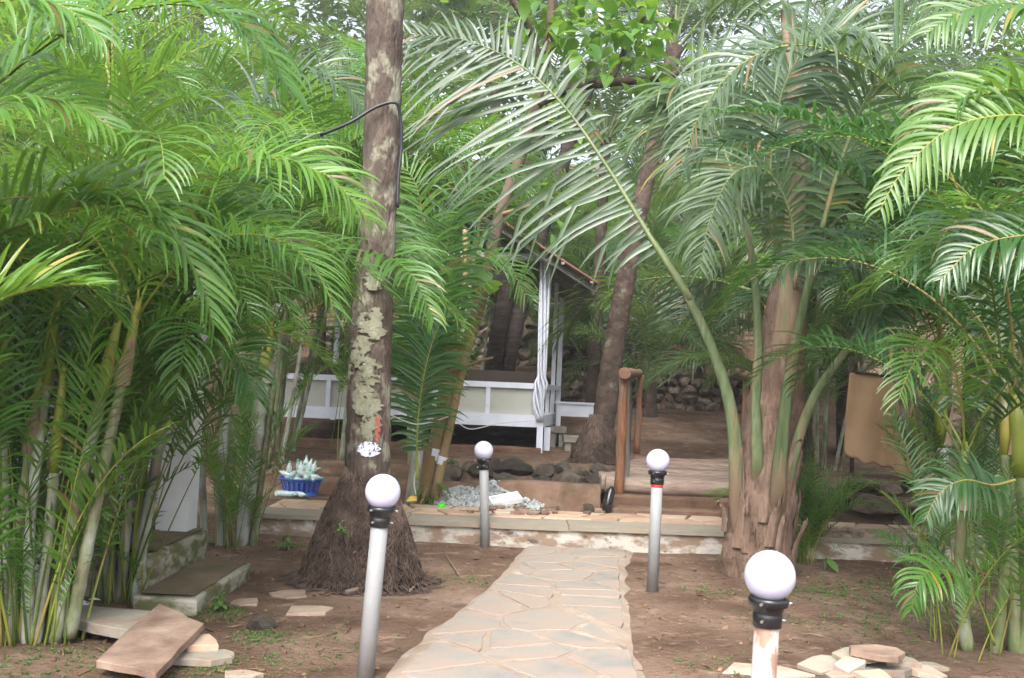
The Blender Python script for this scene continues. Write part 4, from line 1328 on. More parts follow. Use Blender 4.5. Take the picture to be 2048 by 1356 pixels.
# front stalk with green edge
Fctrl = [P(1553, 1060, jd - .17), P(1556, 985, jd - .31), P(1562, 900, jd - .33), P(1578, 760, jd - .35), P(1606, 620, jd - .42), P(1640, 470, jd - .5), P(1690, 300, jd - .65), P(1760, 150, jd - .85), P(1860, 40, jd - 1.1), P(1990, 0, jd - 1.3)]
stalk(Fctrl[:6], (.17, .06), 2)
hero(J, Fctrl[5:], 50, .95, .05, .028, ('coco', 'petiole'), (-.3, -.5, .8), 602, elev=10, droop=.9, t0=.05, prof='coco', bend=.1)
# right stalk
Rctrl = [P(1545, 1070, jd - .1), P(1566, 1010, jd - .2), P(1590, 900, jd - .25), P(1630, 790, jd - .3), P(1700, 690, jd - .4), P(1770, 600, jd - .5), P(1850, 540, jd - .6), P(1950, 520, jd - .7), P(2060, 560, jd - .8)]
stalk(Rctrl[:6], (.14, .045), 3)
hero(J, Rctrl[4:], 46, .85, .048, .022, ('areca_dark', 'petiole'), (0, -.4, .9), 603, elev=10, droop=1.3, t0=.08, prof='coco', bend=.1)
# more stalks hugging the trunk
S4 = [P(1518, 1000, jd - .08), P(1515, 930, jd - .24), P(1512, 800, jd - .16), P(1516, 680, jd - .12), P(1505, 520, jd - .05), P(1470, 360, jd), P(1420, 230, jd), P(1370, 170, jd), P(1330, 200, jd - .1)]
stalk(S4[:6], (.13, .05), 4)
hero(J, S4[5:], 46, .9, .046, .022, ('coco', 'petiole'), (-.4, -.6, .7), 604, elev=10, droop=1.2, t0=.0, prof='coco', bend=.12)
S5 = [P(1560, 770, jd - .13), P(1572, 660, jd - .14), P(1583, 540, jd - .1), P(1592, 380, jd), P(1590, 200, jd + .1), P(1575, 20, jd + .1), P(1500, -140, jd), P(1380, -200, jd - .1), P(1290, -100, jd - .2)]
stalk(S5[:6], (.26, .13), 5, 'spear')
hero(J, S5[5:], 24, 1.15, .055, .022, ('coco', 'petiole'), (-.3, -.7, .6), 605, elev=5, droop=1.1, t0=.0, prof='coco', bend=.1, ang=(80, 34))
S6 = [P(1570, 760, jd), P(1560, 560, jd), P(1540, 380, jd - .1), P(1560, 200, jd - .3), P(1620, 90, jd - .5), P(1720, 60, jd - .7), P(1800, 130, jd - .9)]
hero(J, S6, 52, .8, .048, .03, ('coco_grey', 'petiole'), (-.2, -.6, .7), 606, elev=14, droop=1.1, t0=.45, prof='coco')
for i, (ctrl, mt, L_) in enumerate((([(1590, 580), (1580, 430), (1530, 340), (1465, 350), (1420, 440), (1400, 540)], 'coco', .62), ([(1600, 580), (1645, 440), (1720, 400), (1790, 470), (1835, 600)], 'areca_dark', .6), ([(1570, 520), (1470, 350), (1360, 255), (1275, 270), (1225, 360)], 'coco', .6),
                                    ([(1580, 640), (1545, 520), (1480, 470), (1420, 510), (1380, 610)], 'areca', .5), ([(1600, 620), (1650, 520), (1710, 510), (1760, 580), (1775, 690)], 'coco', .55))):
    if i in (1, 3): continue
    hero(J, [P(a, b, jd + .4 + .12 * k if i == 2 else jd - .25 - .1 * k) for k, (a, b) in enumerate(ctrl)], 44, L_, .046, .02, (mt, 'petiole'), (-.1, -.55, .8), 620 + i, elev=14, droop=1.3, t0=.12, prof='coco', bend=.08)
rj = random.Random(14)
for k in range(9):
    e = (84, 80, 74, 68, 66, 60, 55, 70, 62)[k]
    put('frond', pick(r_v := (V_COCOG if k % 3 == 0 else V_COCO), e, rj), J, loc=P(1575, 640 - 10 * k, jd) - jb + Vector((0, .12, 0)), rot=(0, 0, (1.1, .4, .8, 1.5, .6, -.2, 1.3, .2, .0)[k]), sc=rj.uniform(.85, 1.05))
# torn old leaf bases at the foot
for k in range(14):
    a = -3.0 + k * .23 + rj.uniform(-.08, .08); z0 = rj.uniform(-.06, .75)
    m = MB(); rad = .305 - z0 * .055
    hgt = rj.uniform(.22, .5); fl = rj.uniform(.0, .11); wid_ = rj.uniform(.28, .55)
    for i in range(9):
        u = i / 8
        for j in range(6):
            th = a + (j / 5 - .5) * wid_ * (1 - u * .55) + .03 * nz(u * 4, k); rr = rad + .012 + .02 * (1 - (2 * j / 5 - 1) ** 2) + fl * u ** 2.5 + rj.uniform(-.005, .005)
            m.v.append((math.cos(th) * rr + .1 * max(0, z0 + hgt * u - .3), math.sin(th) * rr, z0 + hgt * u + (rj.uniform(-.07, .07) if i == 8 else 0)))
    for i in range(8):
        for j in range(5): m.face([i * 6 + j, i * 6 + j + 1, i * 6 + 7 + j, i * 6 + 6 + j], 0, True)
    o = part('leaf_base', m, M['fibre'], J)
m = MB()
for k in range(900):
    u = rj.random(); q = tp_[int(u * 48)]; rr = (.315 - .17 * u) * rj.uniform(.97, 1.05); a = rj.uniform(-3.3, .2)
    p = q - jb + Vector((math.cos(a) * rr, math.sin(a) * rr, 0)); tn = Vector((-math.sin(a), math.cos(a), 0)) * rj.uniform(-1, 1); l_ = rj.uniform(.04, .16)
    m.tube([p, p + (tn * .5 + Vector((0, 0, rj.uniform(-.8, .8)))) * l_ * .5 + Vector((math.cos(a), math.sin(a), 0)) * .008, p + (tn + Vector((0, 0, rj.uniform(-1, .6)))) * l_ + Vector((math.cos(a), math.sin(a), 0)) * rj.uniform(0, .03)], [.0022, .0018, .001], 3)
part('fibres', m, M['fibre'], J, kind='stuff')

# ---- right-hand palms
Lr = gl(1975, 1300)
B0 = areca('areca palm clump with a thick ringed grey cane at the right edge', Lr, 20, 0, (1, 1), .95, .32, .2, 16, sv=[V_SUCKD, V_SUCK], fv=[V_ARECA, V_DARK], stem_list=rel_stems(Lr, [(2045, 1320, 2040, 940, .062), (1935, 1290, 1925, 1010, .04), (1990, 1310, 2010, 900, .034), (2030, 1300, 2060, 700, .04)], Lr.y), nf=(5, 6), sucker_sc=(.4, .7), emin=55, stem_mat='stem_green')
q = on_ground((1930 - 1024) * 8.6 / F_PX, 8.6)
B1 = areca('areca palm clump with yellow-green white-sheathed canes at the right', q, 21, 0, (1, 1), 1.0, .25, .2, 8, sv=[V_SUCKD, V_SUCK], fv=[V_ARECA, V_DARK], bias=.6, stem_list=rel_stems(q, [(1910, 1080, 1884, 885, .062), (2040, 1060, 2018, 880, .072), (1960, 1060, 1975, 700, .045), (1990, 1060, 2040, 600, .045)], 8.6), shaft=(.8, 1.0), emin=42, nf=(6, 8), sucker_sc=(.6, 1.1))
q = on_ground(2.72, 9.75)
areca('short bushy areca palm right behind the young coconut trunk', q, 22, 0, (1, 1), .8, .16, .2, 40, sucker_sc=(.32, .62), sv=[V_SUCK, V_SUCKD, V_ARECA[:4]])
for (x, y, s, hr, n, lab, fv) in ((5.3, 9.2, 23, (1.6, 2.6), 6, 'dense dark areca palm clump beyond the right-hand canes', [V_ARECA, V_DARK]), (5.0, 11.8, 24, (1.9, 2.8), 5, 'areca palm clump overhanging the beige cloth', [V_ARECA, V_DARK]),
                                  (6.6, 12.6, 25, (2.4, 3.6), 6, 'tall areca palm clump far right behind the kerb', [V_ARECA, V_DARK])):
    areca(lab, on_ground(x, y), s, n, hr, 1.1, .35, .3, 14, nf=(6, 8), fv=fv)
B6 = areca('areca palm reaching in from beyond the right edge', on_ground(3.2, 4.9), 26, 1, (1.6, 1.7), .9, .2, .1, 3, bias=2.9, nf=(4, 5))
UPR = (-.1, -.45, .9)
hero(B6, [P(2350, 330, 4.8), P(2200, 220, 4.8), P(2060, 180, 4.8), P(1950, 195, 4.8), P(1870, 240, 4.8), P(1815, 310, 4.8)], 34, .36, .036, .013, ('areca_bright', 'rachis'), (-.1, -.3, .95), 701, elev=42, droop=1.3, ang=(62, 30), t0=.25)
hero(B6, [P(2350, 500, 4.6), P(2200, 320, 4.6), P(2080, 240, 4.6), P(1970, 235, 4.6), P(1880, 270, 4.6), P(1800, 350, 4.6), P(1760, 420, 4.6)], 36, .32, .030, .012, ('areca_bright', 'rachis'), (-.1, -.75, .6), 702, elev=10, droop=1.6, ang=(62, 30), t0=.25)
hero(B6, [P(2350, 200, 5.0), P(2200, 70, 5.0), P(2050, 10, 5.0), P(1930, 20, 5.0), P(1850, 70, 5.0)], 32, .38, .034, .013, ('areca_bright', 'rachis'), (-.1, -.75, .6), 703, elev=10, droop=1.3, ang=(62, 30), t0=.25)
hero(B6, [P(2380, 560, 4.7), P(2220, 500, 4.7), P(2090, 470, 4.7), P(1960, 490, 4.7), P(1880, 560, 4.7)], 34, .30, .028, .012, ('areca_dark', 'rachis'), (-.1, -.75, .6), 704, elev=10, droop=1.4, ang=(60, 28), t0=.2)
for k in range(26):
    a = rsh.uniform(0, 6.283); t_ = (B0, B1)[k % 2]
    put('frond', rsh.choice(rsh.choice((V_LOW, V_SUCKD)))[1], t_, loc=(math.cos(a) * .36, math.sin(a) * .3, -.03), rot=(rsh.gauss(0, .12), rsh.gauss(0, .12), rsh.uniform(0, 6.3)), sc=rsh.uniform(.4, .8))
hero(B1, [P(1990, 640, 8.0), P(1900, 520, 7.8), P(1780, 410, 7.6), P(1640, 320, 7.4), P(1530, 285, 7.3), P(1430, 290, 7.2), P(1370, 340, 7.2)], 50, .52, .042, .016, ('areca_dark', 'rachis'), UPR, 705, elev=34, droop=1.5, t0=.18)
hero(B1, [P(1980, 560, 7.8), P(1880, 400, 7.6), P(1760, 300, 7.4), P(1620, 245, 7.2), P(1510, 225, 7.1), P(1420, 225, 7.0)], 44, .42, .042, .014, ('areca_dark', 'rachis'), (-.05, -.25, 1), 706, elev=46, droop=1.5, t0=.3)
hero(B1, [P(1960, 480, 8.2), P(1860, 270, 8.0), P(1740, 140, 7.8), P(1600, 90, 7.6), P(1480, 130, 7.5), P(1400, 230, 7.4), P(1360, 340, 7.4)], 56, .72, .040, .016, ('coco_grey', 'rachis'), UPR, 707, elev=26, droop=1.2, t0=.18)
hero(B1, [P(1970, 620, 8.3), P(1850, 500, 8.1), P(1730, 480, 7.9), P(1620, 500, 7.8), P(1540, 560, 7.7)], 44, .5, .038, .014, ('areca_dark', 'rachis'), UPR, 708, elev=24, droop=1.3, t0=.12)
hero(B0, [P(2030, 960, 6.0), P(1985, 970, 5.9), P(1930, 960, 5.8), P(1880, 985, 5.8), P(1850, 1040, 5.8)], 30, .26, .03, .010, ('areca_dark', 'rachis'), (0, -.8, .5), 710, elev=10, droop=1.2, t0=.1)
hero(B0, [P(1990, 1290, 6.1), P(1950, 1190, 6.0), P(1890, 1140, 5.9), P(1840, 1160, 5.8), P(1822, 1220, 5.8)], 26, .26, .026, .008, ('areca', 'rachis'), (0, -.5, .8), 711, elev=20, droop=1.4, t0=.3)

# ---- small palm behind the big trunk, and other young palms
q = on_ground(-1.05, 11.4)
C0 = thing('coconut_palm', 'young palm with dark hanging leaves just right of the big trunk', 'palm', q)
m = MB(); m.tube([P(822, 1000, 11.4) - q + Vector((0, 0, -.1)), P(838, 880, 11.4) - q, P(845, 800, 11.4) - q], [.075, .06, .05], 10); part('stem', m, M['stem'], C0)
c0 = P(843, 830, 11.4)
for i, ctrl in enumerate(([(843, 830), (830, 640), (860, 480), (920, 430), (980, 480)], [(843, 830), (815, 680), (800, 560), (770, 520), (720, 560)], [(840, 830), (870, 640), (940, 520), (1010, 520), (1050, 590)], [(845, 900), (850, 780), (880, 640), (905, 560), (900, 500)],
                          [(838, 830), (850, 600), (840, 400), (800, 330), (750, 350)], [(845, 830), (880, 600), (920, 400), (1000, 330), (1060, 380)], [(835, 960), (835, 860), (850, 740), (880, 650), (930, 610)])):
    hero(C0, [P(a, b, 11.3 - .12 * i) for a, b in ctrl], 44, .62, .042, .016, (('areca_dark', 'areca', 'areca', 'areca', 'areca', 'areca', 'areca_dark')[i], 'rachis'), (-.2, -.6, .75), 800 + i, elev=14, droop=1.1, t0=.15, K=5, ang=(70, 30))


def coconut(label, x, y, h, lean, seed, nf=16, sc=1.0, r=(.16, .12), mat='bark_dark', boss=True, vs_=None, e=(82, 5)):
    rr = random.Random(seed)
    b = on_ground(x, y)
    t = thing('coconut_tree' if h > 1 else 'coconut_palm', label, 'tree' if h > 1 else 'palm', b)
    top = b + Vector((lean[0], lean[1], h))
    if h > .3:
        coconut_trunk(t, b, [b + Vector((0, 0, -.1)), b.lerp(top, .33) + Vector((-lean[0] * .08, 0, 0)), b.lerp(top, .66) + Vector((-lean[0] * .06, 0, 0)), top], [r[0] * 1.2, r[0], r[1] * 1.05, r[1]], mat)
    if boss: root_boss(t, r[0], r[0] * 2.7, .62, 900, seed, 'root')
    for k in range(nf):
        el = e[0] - (e[0] - e[1]) * k / nf
        put('frond', pick(rr.choice(vs_ or [V_COCO, V_COCOG]), el, rr), t, loc=top - b - Vector((0, 0, .02 * k)), rot=(rr.uniform(-.1, .1), rr.uniform(-.1, .1), k * 2.4 + rr.uniform(-.3, .3)), sc=sc * rr.uniform(.85, 1.1))
    return t


# leaning palm behind the log rail
lb = P(1195, 905, 15.4); ltop = P(1320, 250, 15.4)
coconut('leaning coconut tree with rooty foot between gazebo and log rail', lb.x, 15.4, ltop.z + 1.3 - gz(lb.x, 15.4), ((ltop.x - lb.x) * 1.3, .3), 41, 6, 1.0, (.15, .12), 'bark_dark', e=(80, 55))
# dark pair behind the gazebo
for k, (px, py, tx, ty, lab) in enumerate(((980, 748, 1010, 590, 'darker upright one of two coconut trunks behind the gazebo'), (1003, 748, 1048, 590, 'ringed leaning one of two coconut trunks behind the gazebo'))):
    a = P(px, py, 22.5); b = P(tx, ty, 22.5); h = 6.8 + k * .8
    coconut(lab, a.x - (b.x - a.x) * .15, 22.5 + .3 * k, h, ((b.x - a.x) / (b.z - a.z) * h, .2), 42 + k, 7, 1.0, (.17, .15), 'bark_black', False)
a = P(1185, 800, 23.5)
coconut('straight brown coconut trunk before the rubble wall left of the leaning palm', a.x, 23.5, 6.2, (.1, .2), 45, 7, 1.0, (.14, .12), 'bark_dark', False, e=(80, 50))
for i, (px, py, d, h, nf, sc, lab) in enumerate(((1300, 835, 22.5, .75, 15, .9, 'low young coconut palm before the rubble wall behind the log rail'), (1400, 770, 27.5, .5, 16, 1.0, 'young coconut palm on the terrace above the rubble wall'),
                                                 (1165, 700, 28.5, .6, 16, 1.0, 'young coconut palm on the terrace behind the gazebo roof'), (1610, 830, 17.5, .8, 15, .9, 'young coconut palm behind the brown trunk, near the beige cloth'),
                                                 (1560, 760, 24, 2.2, 16, 1.0, 'short coconut tree in the thicket right of the clearing'), (1000, 690, 31.5, 1.4, 16, 1.0, 'short coconut tree on the upper terrace behind the gazebo'),
                                                 (640, 690, 26, 1.6, 16, 1.0, 'short coconut tree in the thicket left behind the gazebo'), (1250, 690, 33, 2.4, 16, 1.0, 'coconut tree on the slope above the leaning palm'))):
    q = P(px, py, d)
    coconut(lab, q.x, d, h, (0, 0), 50 + i, nf, sc, (.14, .12), 'bark_dark', False, e=(87, 40))
for i, (x, y, h, lab) in enumerate(((-4.6, 30, 9.0, 'tallest coconut tree on the slope left behind the gazebo'), (-.6, 34, 10.5, 'tallest coconut tree on the slope behind the gazebo ridge'), (4.2, 33, 10.0, 'tallest coconut tree on the slope right of the leaning palm'), (9.4, 31, 9.5, 'tallest coconut tree on the slope at far right'), (-9.5, 31, 9.5, 'tallest coconut tree on the slope at far left'), (1.6, 38, 11.5, 'tallest coconut tree far up the slope in the middle'),
                                    (-8.0, 24, 6.0, 'tall coconut tree in the thicket at far left'), (9.0, 28, 7.2, 'tall coconut tree in the far right thicket'), (6.0, 18.5, 4.6, 'coconut tree behind the beige cloth'), (8.4, 19, 5.5, 'coconut tree in the right thicket near the edge'),
                                    (-6.5, 18.5, 5.0, 'coconut tree left of the gazebo behind the areca palms'), (-9.5, 19, 5.2, 'coconut tree far left behind the veranda'))):
    coconut(lab, x, y, h, (random.Random(i).uniform(-.6, .6), 0), 80 + i, 17, 1.05, (.18, .15), 'bark_dark', False)
for i, (x, y, hr, lab) in enumerate(((-1.0, 24.2, (2.0, 4.0), 'far areca palm clump seen through the open gazebo'), (2.9, 28, (1.5, 3.2), 'far areca palm clump above the rubble wall'), (7.6, 22, (2.0, 4.0), 'far areca palm clump at the end of the clearing'), (-7.0, 22, (2.5, 4.5), 'far areca palm clump in the left thicket'),
                                     (4.8, 16.2, (1.6, 2.8), 'areca palm clump left of the beige cloth behind the bridge rail'))):
    areca(lab, on_ground(x, y), 300 + i, 7, hr, 1.25, .5, .35, 5, nf=(5, 6), fv=[V_ARECA, V_BRIGHT, V_COCO[2:6]])

for i, (x, y) in enumerate(((-5.6, 32.5), (-3.4, 33.2), (-1.3, 32.2), (.9, 33.0), (2.6, 32.0), (4.8, 33.0), (7.2, 32.4))):
    areca(('bright areca clump on the slope at the far left behind the gazebo', 'bright areca clump on the slope behind the gazebo roof', 'bright areca clump on the slope between the two dark trunks', 'bright areca clump on the slope right of the dark trunks',
           'bright areca clump on the slope behind the leaning palm', 'bright areca clump on the slope above the rubble wall', 'bright areca clump on the slope at the far right of the clearing')[i], on_ground(x, y), 330 + i, 6, (1.2, 3.0), 1.25, .6, .35, 22, nf=(5, 6), fv=[V_BRIGHT, V_ARECA], sv=[V_SUCK])

# ------------------------------------------------------------------ broad-leaved tree with white-banded stems
tb_ = on_ground(P(860, 992, 11.6).x, 11.6)
T2 = thing('broadleaf_tree', 'slender tan tree with white-painted bands and large bright leaves', 'tree', tb_)


def tan(ctrl, radii, n=24):
    pts = catmull(ctrl, n)
    m = MB()
    rd = []
    for i in range(n):
        u = i / (n - 1) * (len(radii) - 1); k = min(int(u), len(radii) - 2); rd.append(radii[k] + (radii[k + 1] - radii[k]) * (u - k))
    m.tube([p - tb_ for p in pts], rd, 10)
    return m, pts


D2 = 11.6
main_c = [P(848, 1000, D2), P(870, 900, D2), P(905, 770, D2 + .05), P(950, 640, D2 + .1), P(975, 540, D2 + .2), P(1000, 430, D2 + .3), P(1045, 300, D2 + .4), P(1075, 200, D2 + .5), P(1095, 90, D2 + .6), P(1110, -60, D2 + .7)]
M['bark_two'] = surf('bark_two', [(0, (.045, .03, .022)), (.5, (.09, .062, .045)), (1, (.15, .11, .085))], scale=5, rough=.85, bump=.6, bscale=18, rnd=0, stretch=(1, 1, .5),
                     extra=layers(zgrad((.21, .14, .07), 1.9, 3.3), patch((.26, .15, .085), 2.0, .56, .68, .5)))
m, mp = tan(main_c, [.10, .085, .08, .075, .07, .07, .065, .06, .055, .05], 50); part('trunk', m, M['bark_two'], T2)
m, _ = tan([P(868, 1000, D2 - .1), P(885, 920, D2 - .1), P(905, 830, D2 - .05), P(925, 740, D2), P(948, 650, D2 + .08)], [.055, .05, .045, .045, .05]); part('limb', m, M['bark_tan'], T2)
m, _ = tan([P(845, 1005, D2 + .1), P(862, 900, D2 + .2), P(885, 780, D2 + .3), P(905, 660, D2 + .4), P(930, 560, D2 + .5), P(930, 460, D2 + .6)], [.05, .045, .04, .04, .035, .03]); part('limb', m, M['bark_tan'], T2)
for (ctrl, rd) in (([P(1070, 215, D2 + .5), P(1130, 180, D2 + .4), P(1220, 165, D2 + .2), P(1330, 155, D2 + .1), P(1420, 110, D2)], [.06, .055, .05, .04, .03]), ([P(1085, 150, D2 + .55), P(1060, 60, D2 + .4), P(1010, -20, D2 + .2)], [.05, .04, .03]),
                   ([P(1220, 165, D2 + .2), P(1260, 80, D2 + .3), P(1310, 0, D2 + .4)], [.04, .03, .02]), ([P(1000, 430, D2 + .3), P(1050, 415, D2), P(1090, 400, D2 - .3)], [.03, .02, .012]), ([P(905, 745, D2), P(960, 722, D2 - .2), P(985, 715, D2 - .3)], [.022, .016, .01])):
    m, _ = tan(ctrl, rd, 14); part('limb', m, M['bark_dark'] if rd[0] > .035 else M['bark_tan'], T2)


def band(ctrl, r0):
    m, _ = tan(ctrl, [r0, r0], 6); part('paint_band', m, M['white_paint'], T2)


band([P(872, 897, D2), P(866.5, 919, D2)], .0885)
band([P(886, 913, D2 - .1), P(881, 929, D2 - .1)], .0535)
for k in range(7):
    a = k * .9; m = MB()
    b = P(855, 990, D2) - tb_
    m.tube([b + Vector((math.cos(a) * .05, math.sin(a) * .05, .1)), b + Vector((math.cos(a) * .14, math.sin(a) * .14, 0)), b + Vector((math.cos(a) * .26, math.sin(a) * .26, -.09))], [.035, .03, .012], 7); part('root', m, M['bark_tan'], T2)


def broad_leaf_mesh(seed, ln=.24, wd=.15):
    r = random.Random(seed); m = MB(); n = 8
    fold = r.uniform(.1, .35); curl = r.uniform(.1, .6)
    for i in range(n + 1):
        u = i / n
        w = wd / 2 * (math.sin(math.pi * min(1, u ** .75 * .97 + .03)) ** .8) + .002
        z = -curl * ln * u * u; x = ln * u
        for s_ in (-1, 0, 1):
            m.v.append((x, s_ * w, z + abs(s_) * w * fold + .004 * nz(x * 30, s_ * 3, seed)))
    for i in range(n):
        m.face([i * 3, i * 3 + 1, i * 3 + 4, i * 3 + 3], 0, True); m.face([i * 3 + 1, i * 3 + 2, i * 3 + 5, i * 3 + 4], 0, True)
    m.tube([(-.05, 0, .02), (0, 0, 0)], .004, 4)
    return m.mesh('leaf', M['broad'])


BL_ = [broad_leaf_mesh(i) for i in range(5)]
rl = random.Random(61)
clusters = []
for (px, py, d, n) in ((1110, 40, 12.0, 30), (1180, 60, 11.7, 30), (1250, 50, 11.8, 32), (1300, 100, 11.6, 30), (1190, 130, 11.6, 22), (1060, 120, 12, 16), (1130, 0, 12.2, 24), (1230, -10, 12, 24), (1320, 30, 11.9, 24), (1160, 230, 11.8, 14), (1290, 170, 11.5, 16), (1040, 20, 12.2, 16), (1090, 400, 11.3, 6), (1000, 560, 11.2, 4), (1110, 215, 11.8, 12)):
    for k in range(n):
        q = P(px + rl.gauss(0, 38), py + rl.gauss(0, 34), d + rl.gauss(0, .35))
        put('leaf', rl.choice(BL_), T2, loc=q - tb_, rot=(rl.uniform(-.5, .5), rl.uniform(-.3, .7), rl.uniform(0, 6.3)), sc=rl.uniform(.55, 1.1))
# overhead crown above the frame, too many leaves to tell apart
m = MB()
for k in range(90):
    c_ = P(1180, -180, 12) + Vector((rl.gauss(0, 1.3), rl.gauss(0, 1.0), rl.gauss(0, .55)))
    a = rl.uniform(0, 6.3); d1 = Vector((math.cos(a), math.sin(a), rl.uniform(-.6, .3))).normalized(); d2 = d1.cross(Vector((0, 0, 1))).normalized()
    l, w = rl.uniform(.16, .3), rl.uniform(.05, .09)
    m.add([c_ - tb_, c_ - tb_ + d1 * l * .4 + d2 * w, c_ - tb_ + d1 * l, c_ - tb_ + d1 * l * .4 - d2 * w], [(0, 1, 2, 3)])
part('foliage', m, M['broad'], T2, kind='stuff')

# ------------------------------------------------------------------ far wood on the slope
rw = random.Random(71)
m = MB()
for c in range(150):
    x = rw.uniform(-34, 34); y = rw.uniform(34, 52)
    rad = rw.uniform(1.8, 3.6)
    z0 = gz(x, y) + rw.uniform(.5, 19)
    for k in range(640):
        v = Vector((rw.gauss(0, 1), rw.gauss(0, 1), rw.gauss(0, 1))).normalized() * rad * rw.uniform(.45, 1.05)
        v.z *= .8
        p = Vector((x, y, z0)) + v
        a = rw.uniform(0, 6.3); d1 = Vector((math.cos(a), math.sin(a), rw.uniform(-1, .4))).normalized(); d2 = d1.cross(Vector((0, 0, 1))).normalized()
        l, w = rw.uniform(.3, .62), rw.uniform(.07, .16)
        b = len(m.v)
        m.v += [tuple(p), tuple(p + d1 * l * .45 + d2 * w), tuple(p + d1 * l), tuple(p + d1 * l * .45 - d2 * w)]
        m.face([b, b + 1, b + 2, b + 3])
o = part('woods', m, M['far'], None, kind='stuff'); o['label'] = 'dense green wood filling the slope far behind'

# ------------------------------------------------------------------ veranda building at the left with its steps
vb = thing('veranda', 'white plastered veranda plinth with pillars at the left', 'building', (-2.85, 7.2, 0))
VO = vb.location.copy()


def vbox(name, lo, hi, mat):
    m = MB(); m.box(lo, hi); m.v = [tuple(Vector(q) - VO) for q in m.v]
    return part(name, m, M[mat], vb)


vbox('plinth', (-7, 3.4, -.2), (-2.85, 8.25, .47), 'whitewash')
vbox('floor', (-7, 3.42, .472), (-2.87, 8.2, .50), 'concrete_grey')
pl = P(362, 1050, 8.0)
vbox('pillar', (pl.x - .16, 7.9, .30), (pl.x + .075, 8.15, 2.2), 'whitewash')
vbox('pillar', (-3.12, 5.95, .503), (-2.9, 6.2, 2.2), 'blue_wall')
vbox('beam', (-3.15, 4.4, 2.202), (-2.85, 8.25, 2.32), 'eave')
vbox('back_wall', (-5.4, 4.5, .503), (-5.2, 8.2, 2.2), 'blue_wall')
vbox('roof', (-7, 4.3, 2.325), (-2.8, 8.4, 2.38), 'eave')
vbox('wall', (-5.18, 8.0, .503), (pl.x - .165, 8.14, 2.2), 'whitewash')
stp = thing('entrance_steps', 'two mossy concrete steps beside the white plinth', 'steps', (-2.2, 7.2, 0))
for (x0, x1, y0, y1, z0, z1) in ((-2.268, -1.87, 6.55, 7.93, -.15, .115), (-2.845, -2.272, 6.97, 8.15, -.15, .31)):
    m = rough_box((x0, y0, z0), (x1, y1, z1 - .004), .010); m.v = [tuple(Vector(q) - stp.location) for q in m.v]; s_ = part('step', m, M['step'], stp)
    m = MB()
    n = 14
    for j in range(n + 1):
        for i in range(n + 1):
            m.v.append((x0 + .025 + (x1 - x0 - .05) * i / n - stp.location.x, y0 + .025 + (y1 - y0 - .05) * j / n - stp.location.y, z1 + .009 + .003 * nz(i, j)))
    for j in range(n):
        for i in range(n): m.face([j * (n + 1) + i, j * (n + 1) + i + 1, (j + 1) * (n + 1) + i + 1, (j + 1) * (n + 1) + i], 0, True)
    part('tread', m, M['step_top'], s_)
# bundles on the veranda floor
def bundle(label, c, w, d, h, mat, seed, cat='bag'):
    me = rock_mesh('bag', seed, 3, M[mat]); o = put('bag', me, loc=(c[0], c[1], .5 + h * .36), sc=(w, d, h), rot=(0, 0, .4)); o['label'] = label; o['category'] = cat
bundle('crumpled pink cloth bag on the veranda floor', (-3.12, 7.05), .5, .4, .30, 'pink_cloth', 5)
bundle('maroon bundle beside the pink bag on the veranda', (-3.05, 7.5), .45, .4, .36, 'pink_cloth', 6)
m = MB(); m.box((-.11, -.1, 0), (.11, .1, .26)); m.box((-.1, -.103, .06), (.1, -.1005, .2), 1)
solo('carton', m, [M['red_box'], M['pink_cloth']], 'small red carton between the bundles on the veranda', 'box', loc=(-2.98, 7.25, .502), rot=(0, 0, .3))
m = MB(); m.box((-.06, -.06, 0), (.06, .06, .05)); solo('cloth', m, M['orange_cloth'], 'bright orange scrap on the ground behind the areca canes', 'cloth', loc=P(452, 985, 9.9), rot=(0.2, .3, .5))

# ------------------------------------------------------------------ beige cloth
ct = MB(); nxx, nzz = 40, 26
for j in range(nzz + 1):
    for i in range(nxx + 1):
        u, v = i / nxx, j / nzz
        px = 1700 + 145 * u - 22 * v * (1 - u) + 10 * v * v; py = 745 + v * (160 + 55 * u + 5 * math.sin(u * 9) + 3 * math.sin(u * 31)) + 14 * u
        q = P(px, py, 14.2 + .05 * math.sin(u * 14 + v * 2) * (.4 + v) + .10 * math.sin(u * 5 - v) + .15 * v * v)
        ct.v.append(tuple(q))
for j in range(nzz):
    for i in range(nxx): ct.face([j * (nxx + 1) + i, j * (nxx + 1) + i + 1, (j + 1) * (nxx + 1) + i + 1, (j + 1) * (nxx + 1) + i], 0, True)
cl = thing('cloth_screen', 'beige cloth sheet hung between poles on the right bank', 'screen', (P(1750, 940, 14.2).x, 14.2, gz(4.8, 14.2)))
ct.v = [tuple(Vector(q) - cl.location) for q in ct.v]
o = part('sheet', ct, M['cloth'], cl)
sm = o.modifiers.new('thickness', 'SOLIDIFY'); sm.thickness = .006
for (px, tl) in ((1700, 745), (1850, 760)):
    m = MB(); m.tube([P(px + 4, 960, 14.35) - cl.location, P(px, tl - 30, 14.3) - cl.location], .03, 8); part('pole', m, M['bark_dark'], cl)
m = MB(); m.tube([P(1690, 743, 14.25) - cl.location, P(1858, 760, 14.25) - cl.location], .018, 8); part('pole', m, M['bark_dark'], cl)

# ------------------------------------------------------------------ loose flagstones
def slab_poly(w, d, r, n=7, irr=.22):
    out = []
    for k in range(n):
        a = 2 * math.pi * (k + r.uniform(-.25, .25)) / n
        q = 1 / max(abs(math.cos(a)) / (w / 2), abs(math.sin(a)) / (d / 2)) * r.uniform(1 - irr, 1)
        out.append((math.cos(a) * q, math.sin(a) * q))
    return out


